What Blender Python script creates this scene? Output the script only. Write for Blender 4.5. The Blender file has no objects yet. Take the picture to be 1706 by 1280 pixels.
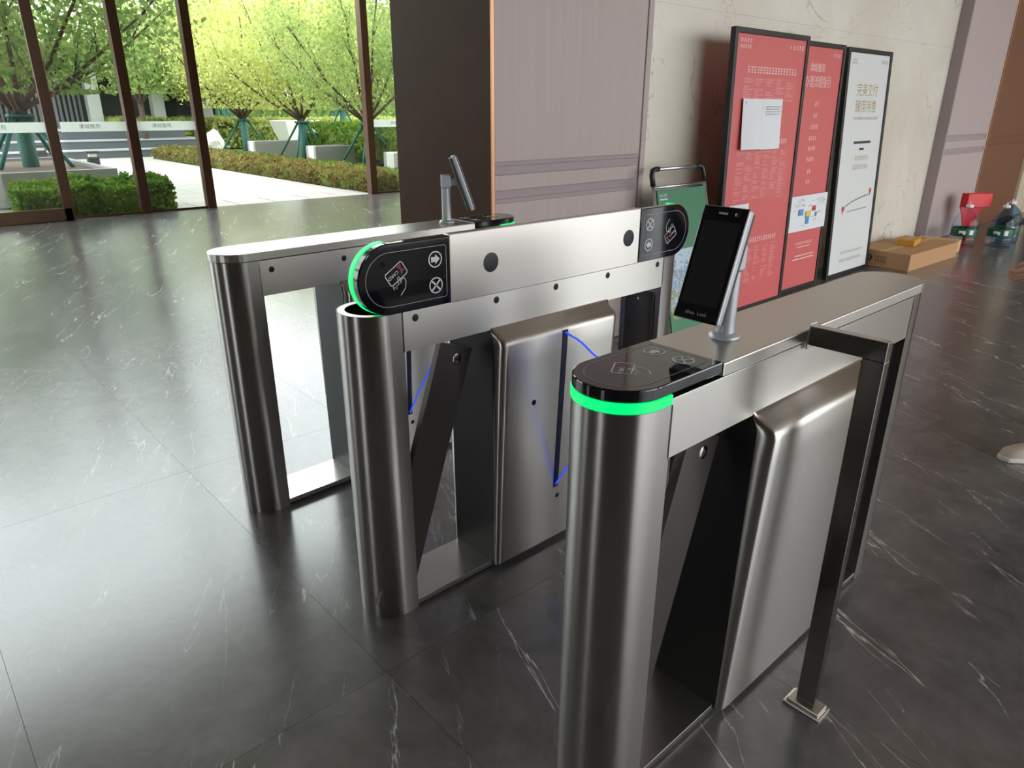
import bpy, bmesh, math, random
from mathutils import Vector, Matrix
random.seed(7)
scene = bpy.context.scene
COL = scene.collection
PI = math.pi

# ------------------------------------------------------------------ camera
FPX, PITCH, ROLL, HEAD, CAMH = 1176.05, 0.372033, 0.003409, 0.835748, 1.49
def camera():
    c, s = math.cos, math.sin
    fh = Vector((c(HEAD), s(HEAD), 0)); rt = Vector((s(HEAD), -c(HEAD), 0)); up = Vector((0, 0, 1))
    F = fh*c(PITCH) - up*s(PITCH); U = fh*s(PITCH) + up*c(PITCH)
    R = rt*c(ROLL) + U*s(ROLL); U = -rt*s(ROLL) + U*c(ROLL)
    cam = bpy.data.cameras.new('camera'); o = bpy.data.objects.new('camera', cam); COL.objects.link(o)
    cam.sensor_fit = 'HORIZONTAL'; cam.sensor_width = 36.0; cam.lens = FPX/1706*36.0
    cam.clip_start = 0.02; cam.clip_end = 300
    m = Matrix(((R.x, U.x, -F.x, 0), (R.y, U.y, -F.y, 0), (R.z, U.z, -F.z, CAMH), (0, 0, 0, 1)))
    o.matrix_world = m
    scene.camera = o
camera()

# ------------------------------------------------------------------ world, exposure
w = bpy.data.worlds.new('overcast_sky'); scene.world = w; w.use_nodes = True
bg = w.node_tree.nodes['Background']
bg.inputs[0].default_value = (0.93, 0.97, 1.0, 1); bg.inputs[1].default_value = 5.8
vs = scene.view_settings
vs.view_transform = 'Standard'; vs.look = 'None'; vs.gamma = 1.0; vs.use_curve_mapping = False
vs.exposure = -0.1

# ------------------------------------------------------------------ helpers
def lin(r, g, b):
    f = lambda v: (v/255/12.92) if v/255 <= .04045 else ((v/255+.055)/1.055)**2.4
    return (f(r), f(g), f(b), 1)
MATS = {}
def mat(name, col, rough=.5, metal=0.0, **kw):
    m = bpy.data.materials.new(name); m.use_nodes = True
    p = m.node_tree.nodes['Principled BSDF']
    p.inputs['Base Color'].default_value = col if len(col) == 4 else (*col, 1)
    p.inputs['Roughness'].default_value = rough; p.inputs['Metallic'].default_value = metal
    for k, v in kw.items(): p.inputs[k.replace('_', ' ')].default_value = v
    MATS[name] = m
    return m
def nodes(m):
    return m.node_tree.nodes, m.node_tree.links, m.node_tree.nodes['Principled BSDF']
def coords(m, kind='Object', scale=(1, 1, 1), rot=(0, 0, 0), loc=(0, 0, 0)):
    n, l, p = nodes(m)
    t = n.new('ShaderNodeTexCoord'); mp = n.new('ShaderNodeMapping')
    mp.inputs['Scale'].default_value = scale; mp.inputs['Rotation'].default_value = rot; mp.inputs['Location'].default_value = loc
    l.new(t.outputs[kind], mp.inputs[0]); return mp.outputs[0]
def noise(m, vec, scale, detail=4, rough=.5, dist=0):
    n, l, p = nodes(m)
    t = n.new('ShaderNodeTexNoise'); t.inputs['Scale'].default_value = scale; t.inputs['Detail'].default_value = detail
    t.inputs['Roughness'].default_value = rough; t.inputs['Distortion'].default_value = dist
    if vec is not None: l.new(vec, t.inputs['Vector'])
    return t.outputs[0]
def ramp(m, fac, stops):
    n, l, p = nodes(m)
    r = n.new('ShaderNodeValToRGB'); e = r.color_ramp.elements
    e[0].position, e[0].color = stops[0]; e[1].position, e[1].color = stops[1]
    for s in stops[2:]:
        x = e.new(s[0]); x.color = s[1]
    l.new(fac, r.inputs[0]); return r.outputs[0]
def math_node(m, op, a, b=0.5, clamp=False):
    n, l, p = nodes(m)
    t = n.new('ShaderNodeMath'); t.operation = op; t.use_clamp = clamp
    for i, v in enumerate((a, b)):
        if isinstance(v, (int, float)): t.inputs[i].default_value = v
        else: l.new(v, t.inputs[i])
    return t.outputs[0]
def mixc(m, fac, a, b, mode='MIX'):
    n, l, p = nodes(m)
    t = n.new('ShaderNodeMix'); t.data_type = 'RGBA'; t.blend_type = mode
    for k, v in ((0, fac), (6, a), (7, b)):
        if isinstance(v, (int, float)): t.inputs[k].default_value = v
        elif isinstance(v, tuple): t.inputs[k].default_value = v
        else: l.new(v, t.inputs[k])
    return t.outputs[2]
def bump(m, h, strength=.1, dist=.01):
    n, l, p = nodes(m)
    b = n.new('ShaderNodeBump'); b.inputs['Strength'].default_value = strength; b.inputs['Distance'].default_value = dist
    l.new(h, b.inputs['Height']); l.new(b.outputs[0], p.inputs['Normal'])
g = lambda v: (v, v, v, 1)

class MB:
    def __init__(s): s.v = []; s.f = []; s.sm = []
    def add(s, vs, fs, smooth=False):
        b = len(s.v); s.v += [tuple(v) for v in vs]
        for f in fs: s.f.append([b+i for i in f]); s.sm.append(smooth)
        return s
    def box(s, x0, x1, y0, y1, z0, z1):
        return s.add([(x0,y0,z0),(x1,y0,z0),(x1,y1,z0),(x0,y1,z0),(x0,y0,z1),(x1,y0,z1),(x1,y1,z1),(x0,y1,z1)],
                     [(3,2,1,0),(4,5,6,7),(0,1,5,4),(1,2,6,5),(2,3,7,6),(3,0,4,7)])
    def prism(s, pts, a0, a1, axis='z', smooth=False):
        # pts counter-clockwise in (x,y) for z, (y,z) for x, (z,x) for y
        n = len(pts)
        P = {'z': lambda p, a: (p[0], p[1], a), 'x': lambda p, a: (a, p[0], p[1]), 'y': lambda p, a: (p[1], a, p[0])}[axis]
        vs = [P(p, a0) for p in pts] + [P(p, a1) for p in pts]
        b = len(s.v); s.v += vs
        s.f.append([b+i for i in range(n-1, -1, -1)]); s.sm.append(False)
        s.f.append([b+n+i for i in range(n)]); s.sm.append(False)
        for i in range(n):
            j = (i+1) % n; s.f.append([b+i, b+j, b+n+j, b+n+i]); s.sm.append(smooth)
        return s
    def shell(s, outer, inner, z0, z1, smooth=True):
        n = len(outer)
        vs = [(*p, z0) for p in outer]+[(*p, z1) for p in outer]+[(*p, z0) for p in inner]+[(*p, z1) for p in inner]
        b = len(s.v); s.v += vs
        for i in range(n):
            j = (i+1) % n
            for q, sm in (((i, j, n+j, n+i), smooth), ((2*n+j, 2*n+i, 3*n+i, 3*n+j), smooth), ((n+i, n+j, 3*n+j, 3*n+i), False), ((j, i, 2*n+i, 2*n+j), False)):
                s.f.append([b+k for k in q]); s.sm.append(sm)
        return s
    def tube(s, path, r, n=10, caps=True, closed=False):
        path = [Vector(p) for p in path]; rs = r if isinstance(r, (list, tuple)) else [r]*len(path)
        b = len(s.v); N = len(path); u = None
        for i, p in enumerate(path):
            d = (path[(i+1) % N if closed else min(i+1, N-1)] - path[(i-1) % N if closed else max(i-1, 0)]).normalized()
            if u is None:
                u = d.orthogonal().normalized()
            u = (u - d*u.dot(d)).normalized(); v = d.cross(u)
            for k in range(n):
                a = 2*PI*k/n; s.v.append(tuple(p + (u*math.cos(a)+v*math.sin(a))*rs[i]))
        for i in range(N if closed else N-1):
            j = (i+1) % N
            for k in range(n):
                s.f.append([b+i*n+k, b+i*n+(k+1) % n, b+j*n+(k+1) % n, b+j*n+k]); s.sm.append(True)
        if caps and not closed:
            s.f.append([b+k for k in range(n-1, -1, -1)]); s.sm.append(False)
            s.f.append([b+(N-1)*n+k for k in range(n)]); s.sm.append(False)
        return s
    def lathe(s, prof, c=(0, 0, 0), n=24, axis='z'):
        b = len(s.v)
        for (r, z) in prof:
            for k in range(n):
                a = 2*PI*k/n; x, y = r*math.cos(a), r*math.sin(a)
                q = {'z': (x, y, z), 'y': (x, z, y), 'x': (z, x, y)}[axis]
                s.v.append((c[0]+q[0], c[1]+q[1], c[2]+q[2]))
        for i in range(len(prof)-1):
            for k in range(n):
                f = [b+i*n+k, b+i*n+(k+1) % n, b+(i+1)*n+(k+1) % n, b+(i+1)*n+k]
                if axis == 'y': f.reverse()
                s.f.append(f); s.sm.append(True)
        return s
    def stroke(s, pts, wd, z=0, closed=False):
        pts = [Vector((p[0], p[1])) for p in pts]; N = len(pts); L = []
        for i in range(N):
            a = pts[(i-1) % N] if closed or i > 0 else pts[i]; c = pts[(i+1) % N] if closed or i < N-1 else pts[i]
            d = (c-a)
            if d.length < 1e-9: d = Vector((1, 0))
            d.normalize(); nn = Vector((-d.y, d.x))*wd/2
            L.append((pts[i]+nn, pts[i]-nn))
        b = len(s.v)
        for a, c in L: s.v += [(a.x, a.y, z), (c.x, c.y, z)]
        for i in range(N if closed else N-1):
            j = (i+1) % N; s.f.append([b+2*i+1, b+2*j+1, b+2*j, b+2*i]); s.sm.append(False)
        return s
    def poly(s, pts, z=0):
        return s.add([(p[0], p[1], z) for p in pts], [tuple(range(len(pts)))])
    def xf(s, fn):
        s.v = [tuple(fn(*v)) for v in s.v]; return s
    def mesh(s, name):
        me = bpy.data.meshes.new(name); me.from_pydata(s.v, [], s.f); me.update()
        me.polygons.foreach_set('use_smooth', s.sm); return me
    def build(s, name, m, parent=None, bev=0, fix=True):
        me = s.mesh(name)
        if fix:
            bm = bmesh.new(); bm.from_mesh(me); bmesh.ops.recalc_face_normals(bm, faces=bm.faces); bm.to_mesh(me); bm.free()
        me.materials.append(MATS[m] if isinstance(m, str) else m)
        o = bpy.data.objects.new(name, me); COL.objects.link(o); o.parent = parent
        if bev:
            b = o.modifiers.new('bevel', 'BEVEL'); b.width = bev; b.segments = 2; b.limit_method = 'ANGLE'; b.angle_limit = math.radians(40)
            b.harden_normals = False
        return o
def tag(o, label, cat, group=None, kind=None):
    o['label'] = label; o['category'] = cat
    if group: o['group'] = group
    if kind: o['kind'] = kind
    return o
def thing(name, loc, label, cat, rz=0, group=None, kind=None):
    o = bpy.data.objects.new(name, None); COL.objects.link(o); o.location = loc; o.rotation_euler = (0, 0, rz)
    o.empty_display_size = .1
    return tag(o, label, cat, group, kind)
def copy_tree(o, parent=None):
    c = o.copy(); COL.objects.link(c); c.parent = parent
    for ch in list(o.children): copy_tree(ch, c)
    return c
def circ(cx, cy, r, n=24, a0=0, a1=2*PI, end=False):
    k = n if not end else n-1
    return [(cx+r*math.cos(a0+(a1-a0)*i/k), cy+r*math.sin(a0+(a1-a0)*i/k)) for i in range(n)]
TXT = {}
def text2d(s, size=1.0):
    """flat glyph mesh of a string, centred, glyph height about size"""
    if s not in TXT:
        cu = bpy.data.curves.new('t', 'FONT'); cu.body = s; cu.align_x = 'CENTER'; cu.align_y = 'CENTER'; cu.resolution_u = 2
        o = bpy.data.objects.new('t', cu); COL.objects.link(o)
        dg = bpy.context.evaluated_depsgraph_get(); me = bpy.data.meshes.new_from_object(o.evaluated_get(dg))
        TXT[s] = ([tuple(v.co) for v in me.vertices], [tuple(p.vertices) for p in me.polygons])
        bpy.data.objects.remove(o); bpy.data.curves.remove(cu); bpy.data.meshes.remove(me)
    v, f = TXT[s]
    return [(a*size, b*size, 0) for a, b, c in v], f
def text(mb, s, cx, cy, size, sx=1.0, rot=0, z=0):
    v, f = text2d(s, size); c, n = math.cos(rot), math.sin(rot)
    mb.add([(cx+(a*sx)*c-b*n, cy+(a*sx)*n+b*c, z) for a, b, _ in v], f)

# ------------------------------------------------------------------ materials
def steel(name, col, rough, axis, aniso=0):
    m = mat(name, col, rough, 1.0)
    if aniso:   # brushed: reflections smear upright on the vertical sheets
        tn = m.node_tree.nodes.new('ShaderNodeTangent'); tn.direction_type = 'RADIAL'; tn.axis = 'Z'
        pp = m.node_tree.nodes['Principled BSDF']; m.node_tree.links.new(tn.outputs[0], pp.inputs['Tangent'])
        pp.inputs['Anisotropic'].default_value = aniso; pp.inputs['Anisotropic Rotation'].default_value = .25
    sc = {'x': (1.5, 420, 420), 'z': (420, 420, 1.5)}[axis]
    v = coords(m, 'Object', sc); nz = noise(m, v, 6, 3, .6)
    n, l, p = nodes(m)
    l.new(ramp(m, nz, [(0.3, g(rough-.012)), (0.7, g(rough+.016))]), p.inputs['Roughness'])
    return m
steel('brushed_steel', (.56, .54, .505), .33, 'x', .8)
steel('lid_steel', (.62, .59, .55), .31, 'x')
steel('brushed_steel_post', (.43, .41, .39), .29, 'z', .8)
mat('satin_steel', (.55, .54, .53), .3, 1.0)
mat('polished_steel', (.42, .40, .38), .14, 1.0)
mat('worn_steel', (.62, .58, .52), .35, 1.0)
m = mat('cover_metal', (.115, .100, .092), .34, .6)
mat('end_shade_metal', (.035, .034, .036), .35, .4)  # dark reflection on the steel housing ends is put into this colour
mat('dark_interior', (.012, .012, .014), .55)
mat('screw_black', (.008, .008, .008), .6)
mat('panel_black', (.006, .006, .008), .07, 0, Coat_Weight=.3)
mat('print_white', (.62, .63, .65), .5)
mat('print_grey', (.33, .33, .35), .5)
mat('print_red', (.22, .02, .02), .5)
mat('plinth_dark', (.06, .055, .05), .5, .5)
def emis(name, col, st):
    m = mat(name, (0, 0, 0), .4); p = nodes(m)[2]
    p.inputs['Emission Color'].default_value = (*col, 1); p.inputs['Emission Strength'].default_value = st
emis('green_light', (.0, 1.0, .22), 1.15)
emis('blue_light', (.03, .09, 1.0), 1.1)
mat('slot_shade_blue', (.008, .010, .06), .35)  # navy stands for the slot's shade and the blue glow in it
m = mat('acrylic', (1, 1, 1), .02)
def thin_glass(name, tint, refl=1.0, ior=1.45):
    m = mat(name, (1, 1, 1), .0); n, l, p = nodes(m)
    t = n.new('ShaderNodeBsdfTransparent'); t.inputs[0].default_value = tint
    gl = n.new('ShaderNodeBsdfGlossy'); gl.inputs['Roughness'].default_value = .02; gl.inputs[0].default_value = (refl, refl, refl, 1)
    lw = n.new('ShaderNodeLayerWeight'); lw.inputs[0].default_value = .5
    f0 = ((ior-1)/(ior+1))**2
    fc = math_node(m, 'ADD', math_node(m, 'MULTIPLY', math_node(m, 'POWER', lw.outputs['Facing'], 4.0), 1-f0), f0, True)
    mx = n.new('ShaderNodeMixShader'); l.new(fc, mx.inputs[0]); l.new(t.outputs[0], mx.inputs[1]); l.new(gl.outputs[0], mx.inputs[2])
    l.new(mx.outputs[0], n['Material Output'].inputs[0]); n.remove(p); return m
thin_glass('acrylic', (.97, .98, 1, 1), .25, 1.12); thin_glass('window_glass', (.93, .955, .935, 1))
def frosted():
    m = mat('frosted_band', (1, 1, 1)); n, l, p = nodes(m)
    t = n.new('ShaderNodeBsdfTransparent'); tr = n.new('ShaderNodeBsdfTranslucent'); d = n.new('ShaderNodeBsdfDiffuse')
    tr.inputs[0].default_value = (.93, .96, .93, 1); d.inputs[0].default_value = (.85, .87, .85, 1)
    a = n.new('ShaderNodeMixShader'); a.inputs[0].default_value = .7; l.new(d.outputs[0], a.inputs[1]); l.new(tr.outputs[0], a.inputs[2])
    b = n.new('ShaderNodeMixShader'); b.inputs[0].default_value = .88; l.new(t.outputs[0], b.inputs[1]); l.new(a.outputs[0], b.inputs[2])
    l.new(b.outputs[0], n['Material Output'].inputs[0]); n.remove(p)
frosted()
mat('band_text', (.22, .25, .25), .6)
# bronze frames, brown panels
m = mat('bronze_frame', (.13, .066, .037), .34, .45)
mat('copper_trim', (.45, .22, .11), .3, .6)
m = mat('brown_panel', (.060, .036, .024), .5, 0, Specular_IOR_Level=.08)
v = coords(m, 'Object', (1, 1, 1)); nz = noise(m, v, 2.2, 3)
nodes(m)[1].new(mixc(m, nz, (.056, .029, .016, 1), (.098, .054, .031, 1)), nodes(m)[2].inputs['Base Color'])
m = mat('walnut_panel', lin(118, 76, 52), .4)
m = mat('cream_panel', lin(205, 190, 165), .4)
# mauve fabric wall covering with fine vertical weave
m = mat('mauve_panel', lin(186, 170, 170), .55)
v = coords(m, 'Object', (90, 90, .7)); nz = noise(m, v, 1.2, 3, .6)
nodes(m)[1].new(mixc(m, nz, lin(172, 155, 152), lin(192, 176, 172)), nodes(m)[2].inputs['Base Color']); bump(m, nz, .05, .002)
mat('mauve_groove', lin(160, 145, 146), .55)
# pale marble wall
m = mat('pale_marble', lin(212, 206, 192), .18)
n_, l_, p_ = nodes(m)
v = coords(m, 'Object', (1, 1, 1), (0, .6, 0))
cl = noise(m, v, .9, 5, .55, .4); base = ramp(m, cl, [(.3, lin(214, 206, 190)), (.7, lin(230, 226, 215))])
nz = noise(m, v, 1.15, 6, .62, 1.1); rd = math_node(m, 'ABSOLUTE', math_node(m, 'SUBTRACT', nz, .5)); vein = ramp(m, rd, [(0, g(1)), (.012, g(0))])
msk = ramp(m, noise(m, v, 1.7, 2), [(.55, g(0)), (.68, g(1))])
vm = math_node(m, 'MULTIPLY', vein, msk); vm = math_node(m, 'MULTIPLY', vm, .6)
base2 = mixc(m, vm, base, lin(120, 116, 104))
v2 = coords(m, 'Object', (.35, 1, 2.2), (0, -.3, 0), (3, 1, 2)); nz2 = noise(m, v2, 1.6, 4, .55, .8)
rd2 = math_node(m, 'ABSOLUTE', math_node(m, 'SUBTRACT', nz2, .52)); v3 = math_node(m, 'MULTIPLY', ramp(m, rd2, [(0, g(1)), (.01, g(0))]), math_node(m, 'MULTIPLY', ramp(m, noise(m, v, 2.3, 2), [(.52, g(0)), (.66, g(1))]), .5))
l_.new(mixc(m, v3, base2, lin(190, 160, 110)), p_.inputs['Base Color'])
# dark grey marble floor with white veins
m = mat('dark_marble', (.07, .068, .07), .14)
n_, l_, p_ = nodes(m)
tc = n_.new('ShaderNodeTexCoord'); oi = n_.new('ShaderNodeObjectInfo')
def fl(scale, rot, loc=(0, 0, 0)):
    mp0 = n_.new('ShaderNodeMapping'); mp0.inputs['Rotation'].default_value = rot
    geo = n_.new('ShaderNodeNewGeometry'); l_.new(geo.outputs['Position'], mp0.inputs[0])
    mp = n_.new('ShaderNodeMapping'); mp.inputs['Scale'].default_value = scale; mp.inputs['Location'].default_value = loc
    l_.new(mp0.outputs[0], mp.inputs[0])
    ad = n_.new('ShaderNodeVectorMath'); ad.operation = 'MULTIPLY_ADD'
    l_.new(oi.outputs['Random'], ad.inputs[0]); ad.inputs[1].default_value = (37, 23, 11); l_.new(mp.outputs[0], ad.inputs[2])
    return ad.outputs[0]
vv = fl((1, 1, 1), (0, 0, 0)); cloud = noise(m, vv, 4.5, 9, .7, .4)
base = ramp(m, cloud, [(.28, (.068, .066, .068, 1)), (.72, (.175, .167, .170, 1))])
va = fl((.32, 2.6, 1), (0, 0, -math.radians(67)))
n1 = noise(m, va, 2.0, 6, .55, .3); r1 = math_node(m, 'ABSOLUTE', math_node(m, 'SUBTRACT', n1, .5))
w1 = ramp(m, r1, [(0, g(1)), (.0060, g(0))]); k1 = ramp(m, noise(m, va, 2.6, 3, .5), [(.52, g(0)), (.64, g(1))])
vb = fl((.42, 2.8, 1), (0, 0, -math.radians(56)), (5, 3, 1))
n2 = noise(m, vb, 2.6, 6, .55, .35); r2 = math_node(m, 'ABSOLUTE', math_node(m, 'SUBTRACT', n2, .49))
w2 = ramp(m, r2, [(0, g(.7)), (.005, g(0))]); k2 = ramp(m, noise(m, vb, 3.1, 3, .5), [(.54, g(0)), (.66, g(1))])
ve = math_node(m, 'MAXIMUM', math_node(m, 'MULTIPLY', w1, k1), math_node(m, 'MULTIPLY', w2, k2))
l_.new(mixc(m, ve, base, (.80, .77, .75, 1)), p_.inputs['Base Color'])
rg = noise(m, vv, 1.3, 3, .5); l_.new(ramp(m, rg, [(.3, g(.20)), (.7, g(.24))]), p_.inputs['Roughness'])
p_.inputs['IOR'].default_value = 2.15
mat('grout', (.03, .03, .03), .6)
mat('ceiling_white', (.62, .52, .43), .6)
# posters and small things
m = mat('poster_red', (.66, .14, .14), .3); mat('poster_white', lin(222, 224, 222), .35)
mat('poster_frame', (.014, .014, .016), .35)
mat('poster_print_pale', (.88, .62, .6), .5); mat('poster_print_faint', (.76, .30, .29), .5)
mat('poster_gold', lin(170, 150, 105), .5); mat('poster_grey', lin(120, 122, 120), .5); mat('poster_dark', lin(50, 50, 52), .5)
mat('paper_white', lin(228, 230, 232), .6); mat('print_blue', lin(80, 150, 205), .5); mat('print_yellow', lin(225, 195, 90), .5); mat('map_red', lin(200, 60, 55), .5)
mat('green_board', lin(40, 122, 80), .35); mat('aluminium', (.72, .73, .74), .3, .9); mat('black_plastic', (.015, .015, .017), .4)
mat('silver_plastic', lin(188, 190, 194), .35, .3); mat('device_black', (.008, .008, .010), .08); mat('screen_dark', (.020, .022, .025), .1)
m = mat('garden_print', lin(140, 170, 190), .4)
v = coords(m, 'Object', (1, 1, 1)); nz = noise(m, v, 24, 4, .65, .5)
n_, l_, p_ = nodes(m)
sp = n_.new('ShaderNodeSeparateXYZ'); l_.new(v, sp.inputs[0]); hz = math_node(m, 'ADD', math_node(m, 'MULTIPLY', sp.outputs[2], .7), math_node(m, 'MULTIPLY', nz, .9))
l_.new(ramp(m, hz, [(.52, lin(50, 110, 60)), (.59, lin(160, 175, 80)), (.64, lin(90, 130, 80)), (.69, lin(205, 215, 220)), (.76, lin(80, 120, 175)), (.83, lin(190, 210, 225))]), p_.inputs['Base Color'])
mat('cardboard', lin(184, 142, 100), .7); mat('cardboard_pale', lin(204, 166, 122), .7); mat('yellow_card', lin(205, 145, 50), .6); mat('carton_print', lin(60, 45, 30), .6)
mat('jug_label', lin(14, 84, 62), .4); mat('jug_label_white', lin(225, 230, 228), .4); mat('jug_cap', lin(232, 232, 236), .4)
thin_glass('jug_plastic', (.90, .93, .95, 1), .8, 1.35); thin_glass('jug_plastic_blue', (.50, .68, .85, 1), .8, 1.35)
mat('red_plastic', lin(215, 28, 30), .35)
mat('skin', lin(212, 158, 136), .5, Subsurface_Weight=.0); mat('dark_cloth', lin(44, 58, 64), .8); mat('trouser_cloth', lin(40, 40, 46), .85); mat('hair_black', (.012, .010, .010), .5); mat('shoe_beige', lin(205, 190, 175), .6); mat('shoe_sole', lin(225, 218, 205), .6)
mat('eye_white', (.7, .7, .68), .3); mat('lip', lin(165, 95, 85), .5)
# outdoors
m = mat('path_stone', lin(170, 166, 160), .75)
v = coords(m, 'Object'); nz = noise(m, v, .8, 5); nodes(m)[1].new(mixc(m, nz, lin(156, 152, 147), lin(178, 174, 168)), nodes(m)[2].inputs['Base Color'])
mat('planter_stone', lin(150, 150, 148), .7); mat('planter_edge', lin(214, 212, 206), .7); mat('dark_granite', lin(84, 88, 94), .5); mat('step_top', lin(165, 170, 172), .5)
m = mat('garden_ground', lin(92, 112, 52), .9)
mat('bark', lin(92, 74, 62), .85); mat('wrap_green', lin(62, 108, 98), .8); mat('stake_green', lin(26, 92, 82), .6)
mat('white_rock', lin(222, 220, 214), .8); mat('white_pot', lin(232, 230, 226), .6); mat('bollard_dark', lin(52, 56, 56), .5)
mat('building_grey', lin(118, 120, 122), .6); mat('building_dark', lin(66, 68, 72), .6); mat('building_white', lin(190, 192, 190), .6); mat('roof_grey', lin(96, 92, 96), .6)
def leaf_mat(name, a, b, trans=.45):
    m = mat(name, a); n, l, p = nodes(m)
    v = coords(m, 'Object'); nz = noise(m, v, 3.0, 3)
    oi = n.new('ShaderNodeObjectInfo')
    c = mixc(m, ramp(m, nz, [(.35, g(0)), (.65, g(1))]), a, b)
    d = n.new('ShaderNodeBsdfDiffuse'); t = n.new('ShaderNodeBsdfTranslucent'); l.new(c, d.inputs[0]); l.new(c, t.inputs[0])
    mx = n.new('ShaderNodeMixShader'); mx.inputs[0].default_value = trans; l.new(d.outputs[0], mx.inputs[1]); l.new(t.outputs[0], mx.inputs[2])
    l.new(mx.outputs[0], n['Material Output'].inputs[0]); n.remove(p)
leaf_mat('leaf_yellow_green', lin(170, 184, 100), lin(208, 210, 140))
leaf_mat('leaf_green', lin(132, 160, 92), lin(180, 194, 122))
leaf_mat('leaf_deep', lin(92, 118, 66), lin(144, 162, 96))
leaf_mat('leaf_hedge', lin(80, 116, 46), lin(132, 156, 72), .3)
leaf_mat('leaf_bronze', lin(132, 112, 76), lin(142, 144, 80), .3)

# ------------------------------------------------------------------ room shell
CEIL = 7.5
fo = MB().box(-6, 16, -7, 11.86, -.15, -.003).build('floor', 'grout')
tag(fo, 'dark grey marble lobby floor with white veins', 'floor', kind='structure')
TX, TY = .8, 1.6
tile_me = None
for i in range(-3, 15):
    for j in range(-3, 9):
        x0 = 1.59+(i-1)*TX-.8+.0; y0 = 7.8+(j-6)*TY
        if x0 < -1.7 or y0 < -2.0 or y0+TY > 11.9 or x0 > 12.5: continue
        if y0 > 3.4 and x0 > 8: continue
        if tile_me is None:
            to = MB().box(-TX/2+.0005, TX/2-.0005, -TY/2+.0005, TY/2-.0005, -.006, 0).build('floor_tile', 'dark_marble', fo); tile_me = to.data
        else:
            to = bpy.data.objects.new('floor_tile', tile_me); COL.objects.link(to); to.parent = fo
        to.location = (x0+TX/2, y0+TY/2, 0)
# the same stone beyond the tiles that can be told apart
mb = MB(); mb.box(-6, -1.61, -7, 11.86, -.003, 0).box(-1.6, 16, -7, -1.81, -.003, 0).box(12.79, 16, -1.8, 3.1, -.003, 0).box(-1.6, 8.2, 11.0, 11.86, -.003, -.0005)
o = mb.build('stone_floor_margin', 'dark_marble', fo)
o = MB().box(-6.2, 16.2, -7.2, 11.9, CEIL, CEIL+.2).build('ceiling', 'ceiling_white'); tag(o, 'white lobby ceiling', 'ceiling', kind='structure')
o = MB().box(-6.2, -6, -3.2, .6, 0, CEIL).box(-6.2, -6, 1.5, 6.2, 0, CEIL).box(-6.2, -6, 7.4, 11.9, 0, CEIL).box(-6.2, -6, .6, 1.5, 3.2, CEIL).box(-6.2, -6, 6.2, 7.4, 3.2, CEIL).build('wall_left', 'brown_panel'); tag(o, 'dark brown side wall of the lobby', 'wall', kind='structure')  # unseen wall, its gaps added to streak the posts with light
o = MB().box(16, 16.2, -7, 3.4, 0, CEIL).build('wall_right', 'cream_panel'); tag(o, 'cream end wall of the lobby', 'wall', kind='structure')
o = MB().box(8.2, 8.4, 3.36, 11.9, 0, CEIL).build('wall_side', 'cream_panel'); tag(o, 'cream wall beside the garden glazing', 'wall', kind='structure')

# marble wall of big slabs
mw = MB().box(3.9, 16, 3.165, 3.36, 0, CEIL).build('wall_back', 'grout'); tag(mw, 'pale veined marble wall behind the posters', 'wall', kind='structure')
xs = [3.92, 5.76, 7.60, 9.44]; zs = [0, 2.13, 4.26, CEIL-.01]
for i in range(3):
    for j in range(3):
        MB().box(xs[i]+.0005, xs[i+1]-.0005, 3.15, 3.165, zs[j]+.0005, zs[j+1]-.0005).build('marble_slab', 'pale_marble', mw)

def pilaster(name, x0, x1, label, side):
    t = thing(name, (x0, 3.03, 0), label, 'wall', kind='structure')
    W = x1-x0
    MB().box(.012, W-.012, .012, .9 if side else .14, 0, CEIL).build('core', 'mauve_groove', t)
    fr = .06
    # right-hand stile with a stepped edge, top panel, rail and bottom panel
    MB().box(W-.05, W, 0, .13, 0, CEIL).build('stile', 'mauve_panel', t, .004)
    for n, z0, z1 in (('lower_panel', 0.0, 1.0), ('rail_panel', 1.062, 1.152), ('upper_panel', 1.215, CEIL)):
        MB().box(0, W-.075, -.006, .012, z0+.002, z1-.002).build(n, 'mauve_panel', t, .006)
        if n != 'rail_panel':
            MB().box(0, W-.058, .002, .012, z0-.02 if z0 else 0, z1+.02 if z1 < 2 else z1).build('bead', 'mauve_groove', t, .003)
    if side:
        MB().box(-.02, .004, -.002, .9, 0, CEIL).build('side_panel', 'brown_panel', t)
        MB().box(-.021, .0, -.010, .0, 0, CEIL).build('edge_trim', 'copper_trim', t, .002)
    else:
        MB().box(-.012, .0, .0, .14, 0, CEIL).build('side_strip', 'mauve_groove', t)
        MB().box(W, W+.03, -.012, .1, 0, CEIL).build('edge_trim', 'copper_trim', t, .002)
    return t
pilaster('wall_pilaster', 2.60, 3.91, 'mauve fabric-panelled pilaster with dark brown side beside the garden glazing', True)
pilaster('wall_pilaster', 9.44, 10.93, 'mauve panelled pilaster at the far right end of the marble wall', False)
t = thing('wall_far_right', (10.96, 3.06, 0), 'brown wood panelling and cream jamb past the far pilaster', 'wall', kind='structure')
MB().box(0, 2.0, 0, .1, 0, 1.06).build('lower_panel', 'walnut_panel', t, .004)
MB().box(0, 2.0, 0, .1, 1.09, 1.16).build('rail_panel', 'walnut_panel', t, .004)
MB().box(0, 2.0, 0, .1, 1.19, CEIL).build('upper_panel', 'walnut_panel', t, .004)
MB().box(0, 2.0, .015, .1, 1.0, 1.2).build('groove', 'walnut_panel', t)
MB().box(2.0, 2.9, -.04, .1, 0, CEIL).build('jamb', 'cream_panel', t, .004)
MB().box(2.42, 2.46, -.05, -.03, 0, CEIL).build('jamb_bead', 'cream_panel', t, .004)
MB().box(2.9, 4.9, .02, .1, 0, 2.4).build('dark_opening', 'dark_interior', t)

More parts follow.
